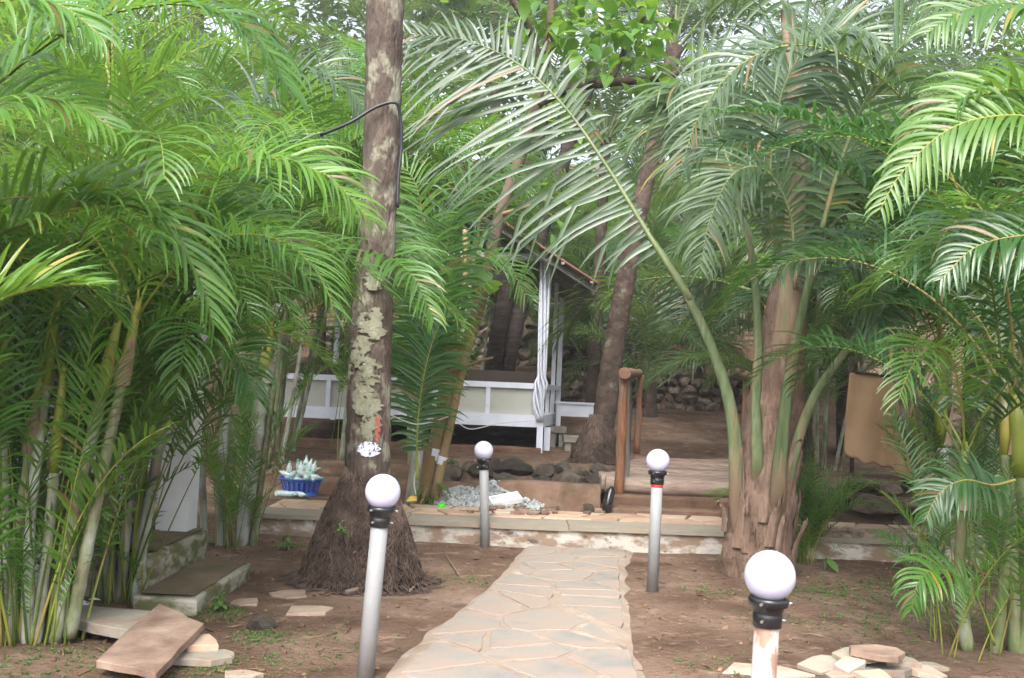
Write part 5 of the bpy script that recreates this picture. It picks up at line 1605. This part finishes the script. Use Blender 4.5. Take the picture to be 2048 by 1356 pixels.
def slab(label, loc, w, d, th, rot, mat, seed, group=None, poly=None, irr=.2):
    r = random.Random(seed); m = MB()
    q = roughen(poly or slab_poly(w, d, r, irr=irr), r, .011)
    m.prism(q, 0, th, bev=.003, ztop=lambda a, b: .007 * nz(a * 11, b * 11, seed))
    return solo('flagstone', m, M[mat], label, 'flagstone', group, loc=loc, rot=rot)


def quadpoly(pxs, z):
    pts = [G(a, b, z) for a, b in pxs]
    c = sum(pts, Vector()) / len(pts)
    return [((p.x - c.x), (p.y - c.y)) for p in pts][::-1], c


pq, c = quadpoly([(118, 1240), (300, 1285), (345, 1235), (150, 1222)], .03)
GL = 'loose flagstones left of the path'
slab('lowest tan flagstone of the left stack, lying under the pale one', (c.x + .05, c.y - .03, gz(c.x, c.y)), 1, 1, .05, (0, 0, .05), 'slab', 2, GL, poly=[(a * 1.02, b) for a, b in pq])
pq, c = quadpoly([(112, 1243), (270, 1278), (318, 1236), (148, 1222)], .08)
slab('pale square flagstone on the left stack, half under the tilted one', (c.x, c.y, gz(c.x, c.y) + .053), 1, 1, .055, (.01, 0, 0), 'slab_grey', 3, GL, poly=pq)
pq, c = quadpoly([(192, 1318), (318, 1347), (404, 1262), (318, 1224)], .10)
slab('large pinkish flagstone tilted across the left stack', (c.x, c.y, gz(c.x, c.y) + .075), 1, 1, .035, (.05, -.05, 0), 'slab', 5, GL, poly=pq)
q = G(392, 1300, .03); slab('small orange flagstone under the tilted slab corner', (q.x, q.y, gz(q.x, q.y) + .03), .26, .28, .035, (0, 0, .4), 'peach_paver', 7, GL)
q = G(400, 1330, 0); slab('grey broken flagstone at the front of the left stack', (q.x, q.y, gz(q.x, q.y)), .34, .22, .035, (0, .03, .2), 'slab_grey', 8, GL)
q = G(435, 1322, 0); slab('thin grey flagstone chip nearest the path at the left stack', (q.x, q.y, gz(q.x, q.y)), .18, .14, .025, (0.05, .03, .7), 'slab_grey', 9, GL)
for (px, py, w, d, mat, lab) in ((578, 1190, .27, .30, 'slab', 'flat tan flagstone before the coconut roots'), (490, 1207, .19, .22, 'slab', 'small brown flagstone beside the lower step corner'), (625, 1224, .33, .25, 'slab', 'worn flagstone half sunk in earth before the coconut roots'),
                             (488, 1352, .2, .12, 'slab', 'flagstone piece cut off by the lower frame edge')):
    q = G(px, py, .0); slab(lab, (q.x, q.y, gz(q.x, q.y) - .012), w, d, .03, (0, 0, .2), mat, int(px), 'flat stones on the earth')
q = G(521, 1258, 0); o = put('rock', ROCKS[2], loc=(q.x, q.y, .03), sc=(.2, .13, .11), rot=(0, 0, .3)); o['label'] = 'reddish rock on the earth before the lower step'; o['category'] = 'rock'
GR = 'loose flagstones right of the path'
for (px, py, z, w, d, th, rot, mat, lab) in (
        (1760, 1345, .0, .36, .26, .04, (0, .02, .1), 'slab_grey', 'grey slab at the middle of the right flagstone heap'), (1650, 1340, .0, .3, .2, .04, (.1, -.12, .5), 'slab_grey', 'grey slab tipped at the left end of the right heap'),
        (1700, 1340, .03, .28, .13, .035, (.15, -.2, .7), 'slab', 'narrow brown slab leaning on the right heap'), (1840, 1345, .0, .26, .2, .035, (0, .15, -.4), 'slab', 'brown slab sliding off the right end of the heap'),
        (1715, 1318, .06, .28, .26, .03, (.02, -.06, .3), 'slab_grey', 'pale slab second from top on the right heap'), (1760, 1312, .095, .33, .24, .035, (.04, .03, -.1), 'slab', 'tan slab topmost on the right flagstone heap'),
        (1800, 1325, .04, .22, .2, .03, (0, .06, .3), 'slab_grey', 'small grey slab beneath the topmost tan one'), (1750, 1356, .03, .2, .14, .03, (.1, 0, .2), 'peach_paver', 'orange slab at the front of the right heap'),
        (1690, 1356, .0, .26, .16, .03, (.05, -.1, .4), 'slab', 'reddish slab low at the front left of the right heap'), (1860, 1330, .0, .15, .13, .03, (0, .1, .2), 'slab_grey', 'little grey chip at the right end of the heap'),
        (1530, 1350, -.01, .55, .24, .02, (0, 0, -.05), 'slab', 'broad flat slab sunk in earth left of the right heap')):
    q = G(px, py, z); slab(lab, (q.x, q.y, gz(q.x, q.y) + z), w, d, th, rot, mat, int(px * 3 + py), GR)
# broken paving pieces along the back of the walk
fl = MB(); rf = random.Random(81)
for k in range(60):
    px = rf.choice([rf.uniform(930, 1240), rf.uniform(1620, 1820)]); py = (1022 if px < 1400 else 1066) + rf.uniform(-6, 8)
    q = G(px, py, .23); pol = slab_poly(rf.uniform(.08, .24), rf.uniform(.06, .16), rf, 6)
    Mx = Matrix.Translation((q.x, q.y + .15, .215)) @ Euler((rf.uniform(-.12, .12), rf.uniform(-.12, .12), rf.uniform(0, 3))).to_matrix().to_4x4()
    fl.prism(pol, -.01, rf.uniform(.015, .035), M=Mx)
o = part('rubble', fl, M['slab'], None, kind='stuff'); o['label'] = 'broken flat stone chips strewn along the back of the walk'

# ------------------------------------------------------------------ gravel heap and things on it
gv = MB(); rg_ = random.Random(91)
small = []
import bmesh
for s_ in range(6):
    me = rock_mesh('chip', 400 + s_, 1, None); small.append(([v.co.copy() for v in me.vertices], [tuple(p.vertices) for p in me.polygons])); bpy.data.meshes.remove(me)
gc = P(960, 1015, 11.45)


def heap_z(x, y):
    z = .0
    for (px, w, h) in ((925, .30, .20), (985, .30, .27), (1045, .26, .13), (892, .22, .13)):
        cx = P(px, 1000, 11.65).x
        z = max(z, h * math.exp(-((x - cx) / w) ** 2 - ((y - 11.75) / .32) ** 2))
    return z


for k in range(1700):
    x = P(rg_.uniform(862, 1085), 1000, 11.6).x; y = rg_.uniform(11.25, 12.15)
    h = heap_z(x, y)
    if h < .025 + rg_.uniform(0, .02): continue
    sc_ = rg_.uniform(.035, .075)
    vs_, fs_ = rg_.choice(small)
    Mx = Matrix.Translation((x, y, kz - .02 + h * rg_.uniform(.75, 1.0))) @ Euler((rg_.uniform(0, 6), rg_.uniform(0, 6), rg_.uniform(0, 6))).to_matrix().to_4x4() @ Matrix.Diagonal((sc_ * 1.3, sc_, sc_ * .8, 1))
    gv.add([Mx @ v for v in vs_], fs_)
# core of the heap
n = 20; b0 = len(gv.v)
for j in range(n + 1):
    for i in range(n + 1):
        x = P(862, 1000, 11.6).x + 1.26 * i / n; y = 11.3 + .85 * j / n
        gv.v.append((x, y, kz - .035 + heap_z(x, y) * .8))
for j in range(n):
    for i in range(n): gv.face([b0 + j * (n + 1) + i, b0 + j * (n + 1) + i + 1, b0 + (j + 1) * (n + 1) + i + 1, b0 + (j + 1) * (n + 1) + i])
o = part('gravel', gv, M['gravel'], None, kind='stuff'); o['label'] = 'heap of grey crushed stone behind the middle lamp'
# polystyrene tray
m = MB()
for lo, hi in (((-.17, -.075, 0), (.17, .075, .015)), ((-.17, -.075, .0155), (.17, -.058, .06)), ((-.17, .058, .0155), (.17, .075, .06)), ((-.17, -.0575, .0155), (-.153, .0575, .06)), ((.153, -.0575, .0155), (.17, .0575, .06)), ((-.152, -.0, .0155), (.0, .017, .05))): m.box(lo, hi)
solo('foam_tray', m, M['styrofoam'], 'white polystyrene tray tilted on the grey gravel heap', 'tray', loc=P(1010, 1004, 11.42), rot=(.4, -.18, .35))
# perforated green ball
m = MB(); m.lathe([(.045 * math.sin(math.pi * i / 14) + 1e-4, -.045 * math.cos(math.pi * i / 14)) for i in range(15)], 20)
for k in range(40):
    z = 1 - 2 * (k + .5) / 40; a = k * 2.4; rr = math.sqrt(1 - z * z)
    c_ = Vector((rr * math.cos(a), rr * math.sin(a), z)) * .044
    m.tube([c_, c_ * 1.1], [.007, .004], 5)
solo('ball', m, M['green_plastic'], 'bright green knobbly plastic ball at the foot of the gravel heap', 'ball', loc=P(882, 1014, 11.15))
m = MB(); m.add([(0, 0, 0), (.11, .02, .01), (.1, .1, .05), (.02, .08, .04), (.05, .04, .06)], [(0, 1, 4), (1, 2, 4), (2, 3, 4), (3, 0, 4), (3, 2, 1, 0)])
solo('plastic_scrap', m, M['yellow_scrap'], 'crumpled yellow scrap beside the coconut roots', 'litter', loc=P(812, 1003, 11.0))
m = MB(); m.tube([(0, 0, 0), (.02, .03, .12), (.05, .05, .24), (.06, .06, .28)], [.05, .055, .045, .02], 8)
m.tube([(.04, -.02, .02), (.075, .02, .2)], [.012, .012], 6)
solo('shoe', m, M['black_plastic'], 'black rubber shoe propped against the bridge step', 'shoe', loc=P(1212, 1026, 11.35))
m = MB(); me = rock_mesh('rock', 33, 2, M['rock']); o = put('rock', me, loc=P(1178, 1022, 11.35) + Vector((0, 0, .03)), sc=(.16, .14, .14)); o['label'] = 'round brown rock on the walk beside the black shoe'; o['category'] = 'rock'
# blue basket of bottles
bq = P(600, 990, 11.7)
lg = MB(); lg.box((-2.35, 11.45, .0), (-1.75, 12.1, bq.z - .002)); solo('ledge', lg, M['concrete_brown'], 'brown concrete ledge carrying the blue basket', 'ledge')
bs = thing('basket', 'blue perforated plastic basket heaped with empty bottles', 'basket', bq)
m = MB(); nn = 44
prof = [(.18, 0), (.195, .05), (.21, .10), (.225, .15), (.24, .18)]
for (r_, z) in prof:
    for k in range(nn):
        a = 2 * math.pi * k / nn; m.v.append((math.cos(a) * r_, math.sin(a) * r_ * .75, z))
for i in range(len(prof) - 1):
    for k in range(nn):
        if i in (1, 2) and k % 2: continue
        m.face([i * nn + k, i * nn + (k + 1) % nn, (i + 1) * nn + (k + 1) % nn, (i + 1) * nn + k], 0, True)
m.face(list(range(nn)))
part('shell', m, M['blue_plastic'], bs)
m = MB(); m.tube([Vector((math.cos(a) * .245, math.sin(a) * .245 * .75, .18)) for a in [2 * math.pi * k / 32 for k in range(33)]], .01, 6, cap=False); part('rim', m, M['blue_plastic'], bs)
bm_ = MB()
bm_.lathe([(.030, 0), (.034, .01), (.034, .11), (.030, .13), (.014, .155), (.013, .178)], 12)
bme = bm_.mesh('bottle', M['bottle'])
bc_ = MB(); bc_.lathe([(.0145, .179), (.0145, .195)], 10); bcm = bc_.mesh('cap', M['bottle_cap'])
rbt = random.Random(17)
for k in range(38):
    a = rbt.uniform(0, 6.3); rr = .15 * math.sqrt(rbt.random())
    inside = k < 32
    loc = bq + (Vector((math.cos(a) * rr, math.sin(a) * rr * .7, .14 + .13 * (1 - rr / .17) + rbt.uniform(0, .04))) if inside else Vector((rbt.uniform(-.3, .25), -.2 + rbt.uniform(-.04, .04), .03)))
    o = put('bottle', bme, loc=loc, sc=.9, rot=((rbt.uniform(1.2, 1.75) if k % 4 else rbt.uniform(-.4, .4)), rbt.uniform(-.5, .5), rbt.uniform(0, 6.3)) if inside else (1.57, 0, rbt.uniform(0, 6)))
    o['label'] = 'empty clear plastic bottle heaped in the blue basket' if inside else 'empty clear plastic bottle lying on the ledge below the basket'
    o['category'] = 'bottle'; o['group'] = 'bottles in the blue basket' if inside else 'bottles beside the blue basket'
    put('cap', bcm, o)

# ------------------------------------------------------------------ wires, twigs, weeds, litter
def wire(label, pts, r_=.006, mat='wire', cat='wire'):
    m = MB(); m.tube(catmull(pts, 30), r_, 6); solo('wire', m, M[mat], label, cat)


wire('white cable strung from the coconut trunk to the tan stems', [P(775, 828, 8.2), P(830, 848, 9.5), P(870, 842, 10.8), P(905, 830, 11.5)])
wire('white cord dangling beside the young palm stem', [P(830, 870, 11.0), P(838, 920, 11.0), P(828, 960, 11.0), P(832, 990, 11.0)])
wire('thin cable hanging under the gazebo floor', [P(905, 835, 16.8), P(940, 858, 16.7), P(1000, 846, 16.7), P(1075, 840, 16.8)], .008)


def stick(label, pts, r0, cat='stick'):
    m = MB(); n = 10; c_ = catmull(pts, n); m.tube(c_, [r0 * (1 - .5 * i / n) for i in range(n)], 6); solo('stick', m, M['twig'], label, cat)


stick('stout stick leaning on the coconut root mound', [P(630, 1165, 7.75), P(665, 1135, 7.7), P(712, 1103, 7.6)], .015)
stick('thin bent twig standing on the earth left of the path', [G(918, 1150, .0), G(902, 1125, .03), G(888, 1102, .06)], .008)
stick('short dark twig on the earth nearest the path edge', [G(820, 1182, 0), G(832, 1168, .02), G(838, 1158, .02)], .009)
stick('curved exposed root on the earth before the mound', [G(690, 1185, .01), G(740, 1172, .03), G(800, 1160, .03), G(835, 1168, .0)], .018, 'root')

rlt = random.Random(101)
m = MB()
for k in range(3200):
    if rlt.random() < .75: x, y = rlt.uniform(-2.8, 4.2), rlt.uniform(4.5, 10)
    else: x, y = rlt.uniform(-2, 6), rlt.uniform(11.8, 17)
    l, r_ = path_lr(min(y, 10))
    if y < 10 and l - .02 < x < r_ + .02 and rlt.random() < .97: continue
    if x < -1.9 and y > 6.4 and y < 8.4: continue
    z = gz(x, y) + .006
    a = rlt.uniform(0, 6.3); ln = rlt.uniform(.008, .035); w = rlt.uniform(.003, .012)
    d1 = Vector((math.cos(a), math.sin(a), rlt.uniform(-.1, .3))); d2 = Vector((-math.sin(a), math.cos(a), rlt.uniform(-.3, .3)))
    p = Vector((x, y, z)); h = Vector((0, 0, rlt.uniform(.003, .010)))
    b = len(m.v); m.v += [tuple(p), tuple(p + d1 * ln * .5 + d2 * w + h), tuple(p + d1 * ln), tuple(p + d1 * ln * .5 - d2 * w)]
    m.face([b, b + 1, b + 2, b + 3])
for k in range(420):
    x, y = (rlt.uniform(-2.7, 4.2), rlt.uniform(4.6, 9.9)) if k % 3 else (rlt.uniform(-1.5, 6), rlt.uniform(12, 16.5))
    l, r_ = path_lr(min(y, 10))
    if y < 10 and l < x < r_ and rlt.random() < .9: continue
    if x < -1.8 and 6.4 < y < 8.4: continue
    a = rlt.uniform(0, 6.3); p = Vector((x, y, gz(x, y) + .007)); d1 = Vector((math.cos(a), math.sin(a), 0)); ln = rlt.uniform(.04, .22)
    if k % 2: m.tube([p, p + d1 * ln * .5 + Vector((rlt.uniform(-.02, .02), rlt.uniform(-.02, .02), .008)), p + d1 * ln], rlt.uniform(.0015, .0045), 4)
    else:
        d2 = Vector((-d1.y, d1.x, rlt.uniform(-.4, .4))); w = rlt.uniform(.004, .016); b = len(m.v)
        m.v += [tuple(p), tuple(p + d1 * ln * .3 + d2 * w + Vector((0, 0, .01))), tuple(p + d1 * ln * .55 + Vector((0, 0, .014))), tuple(p + d1 * ln * .3 - d2 * w)]
        m.face([b, b + 1, b + 2, b + 3])
o = part('litter', m, M['litter'], None, kind='stuff'); o['label'] = 'dry leaf scraps and crumbs strewn over the earth'
m = MB()
for k in range(300):
    x, y = rlt.uniform(-2.8, 4.2), rlt.uniform(4.5, 9.9)
    l, r_ = path_lr(y)
    if l - .03 < x < r_ + .03: continue
    vs_, fs_ = rlt.choice(small); s_ = rlt.choice([.012, .016, .02, .03, .045]) * rlt.uniform(.7, 1.2)
    Mx = Matrix.Translation((x, y, gz(x, y) + s_ * .15)) @ Euler((rlt.uniform(0, 6), rlt.uniform(0, 6), 0)).to_matrix().to_4x4() @ Matrix.Scale(s_, 4)
    m.add([Mx @ v for v in vs_], fs_)
o = part('pebbles', m, M['concrete_brown'], None, kind='stuff'); o['label'] = 'small pebbles scattered on the brown earth'
m = MB()
spots = []
for (px, py, rad, n) in ((120, 1330, .5, 90), (420, 1345, .4, 60), (440, 1230, .18, 40), (520, 1275, .2, 40), (680, 1080, .2, 16), (580, 1090, .12, 20), (1640, 1180, .45, 110), (1800, 1180, .5, 120), (1870, 1220, .5, 110), (1440, 1330, .3, 16), (1430, 1185, .25, 20), (930, 1160, .3, 20), (860, 1340, .2, 10), (1760, 1250, .5, 50), (640, 1300, .4, 24), (1560, 1240, .4, 20)):
    c_ = G(px, py, 0)
    for k in range(n * 3): spots.append((c_.x + rlt.gauss(0, rad * .5), c_.y + rlt.gauss(0, rad * .6)))
for (x, y) in spots:
    l, r_ = path_lr(y)
    if l + .02 < x < r_ - .02 or y > 9.9: continue
    z = gz(x, y)
    for k in range(rlt.randint(3, 7)):
        a = rlt.uniform(0, 6.3); ln = rlt.uniform(.010, .042); w = rlt.uniform(.0015, .0055)
        d1 = Vector((math.cos(a) * .8, math.sin(a) * .8, rlt.uniform(.2, 1.0))).normalized(); d2 = Vector((-math.sin(a), math.cos(a), 0))
        p = Vector((x, y, z)); b = len(m.v)
        m.v += [tuple(p), tuple(p + d1 * ln * .5 + d2 * w), tuple(p + d1 * ln + Vector((0, 0, -.01))), tuple(p + d1 * ln * .5 - d2 * w)]
        m.face([b, b + 1, b + 2, b + 3])
o = part('weeds', m, M['weed'], None, kind='stuff'); o['label'] = 'tiny green weeds and grass tufts on the earth'


def herb(label, x, y, n, ln, seed, mat='weed', z=None, group=None):
    r = random.Random(seed); b = Vector((x, y, gz(x, y) if z is None else z))
    t = thing('plant', label, 'plant', b, group)
    me = broad_leaf_mesh(seed, ln, ln * .45); me.materials.clear(); me.materials.append(M[mat])
    m = MB()
    for k in range(n):
        a = r.uniform(0, 6.3); h = r.uniform(.4, 1.6) * ln; rad = r.uniform(.2, 1.0) * ln
        q = Vector((math.cos(a) * rad * .6, math.sin(a) * rad * .6, h))
        m.tube([(0, 0, -.02), q * .6 + Vector((0, 0, .02)), q], .0035, 4)
        put('leaf', me, t, loc=q, rot=(r.uniform(-.3, .3), r.uniform(-.1, .6), a), sc=r.uniform(.6, 1.1))
    part('stem', m, M['petiole'], t)


herb('grey-green leafy plant on the stone bank before the gazebo', P(905, 950, 12.7).x, 12.7, 26, .10, 3, 'areca_dark')
herb('weed with a large leaf beside the young coconut foot', P(1650, 1130, 9.3).x, 9.3, 4, .16, 4)
herb('broad-leaved seedling at the foot of the tan stems', P(865, 960, 11.4).x, 11.4, 9, .2, 5, 'broad')
herb('small bright weed beside the mossy lower step', gl(575, 1100).x, gl(575, 1100).y, 9, .07, 6)
herb('low weed between the flagstones and the lower step', gl(440, 1225).x, gl(440, 1225).y, 14, .06, 7)
herb('small weed growing through the stone bank', P(1120, 972, 12).x, 12.0, 8, .07, 8)
herb('weed growing on the coconut root mound', cb.x - .1, cd - .42, 12, .06, 9, z=.38)
o = thing('paper', 'crumpled white paper on the ground behind the left flagstones', 'paper', G(165, 1222, .02))
m = MB(); r3 = random.Random(2)
for k in range(9):
    c_ = Vector((r3.uniform(-.06, .06), r3.uniform(-.03, .03), r3.uniform(.0, .05)))
    vv = [c_ + Vector((r3.uniform(-.05, .05), r3.uniform(-.05, .05), r3.uniform(-.02, .04))) for _ in range(3)]
    m.add(vv, [(0, 1, 2)])
part('sheet', m, M['white_stuff'], o)

# ------------------------------------------------------------------ thin scattering box added to veil the scene and lift its blacks
hz = MB(); hz.box((-95, -14, -1.5), (95, 165, 60))
hm = bpy.data.materials.new('veil_volume'); hm.use_nodes = True
hn = hm.node_tree; hn.nodes.remove(hn.nodes['Principled BSDF'])
pv = hn.nodes.new('ShaderNodeVolumePrincipled'); pv.inputs['Color'].default_value = (.92, .96, 1, 1); pv.inputs['Density'].default_value = .0013; pv.inputs['Anisotropy'].default_value = .2
hn.links.new(pv.outputs[0], hn.nodes['Material Output'].inputs['Volume'])
part('veil_volume', hz, hm, None, kind='stuff')
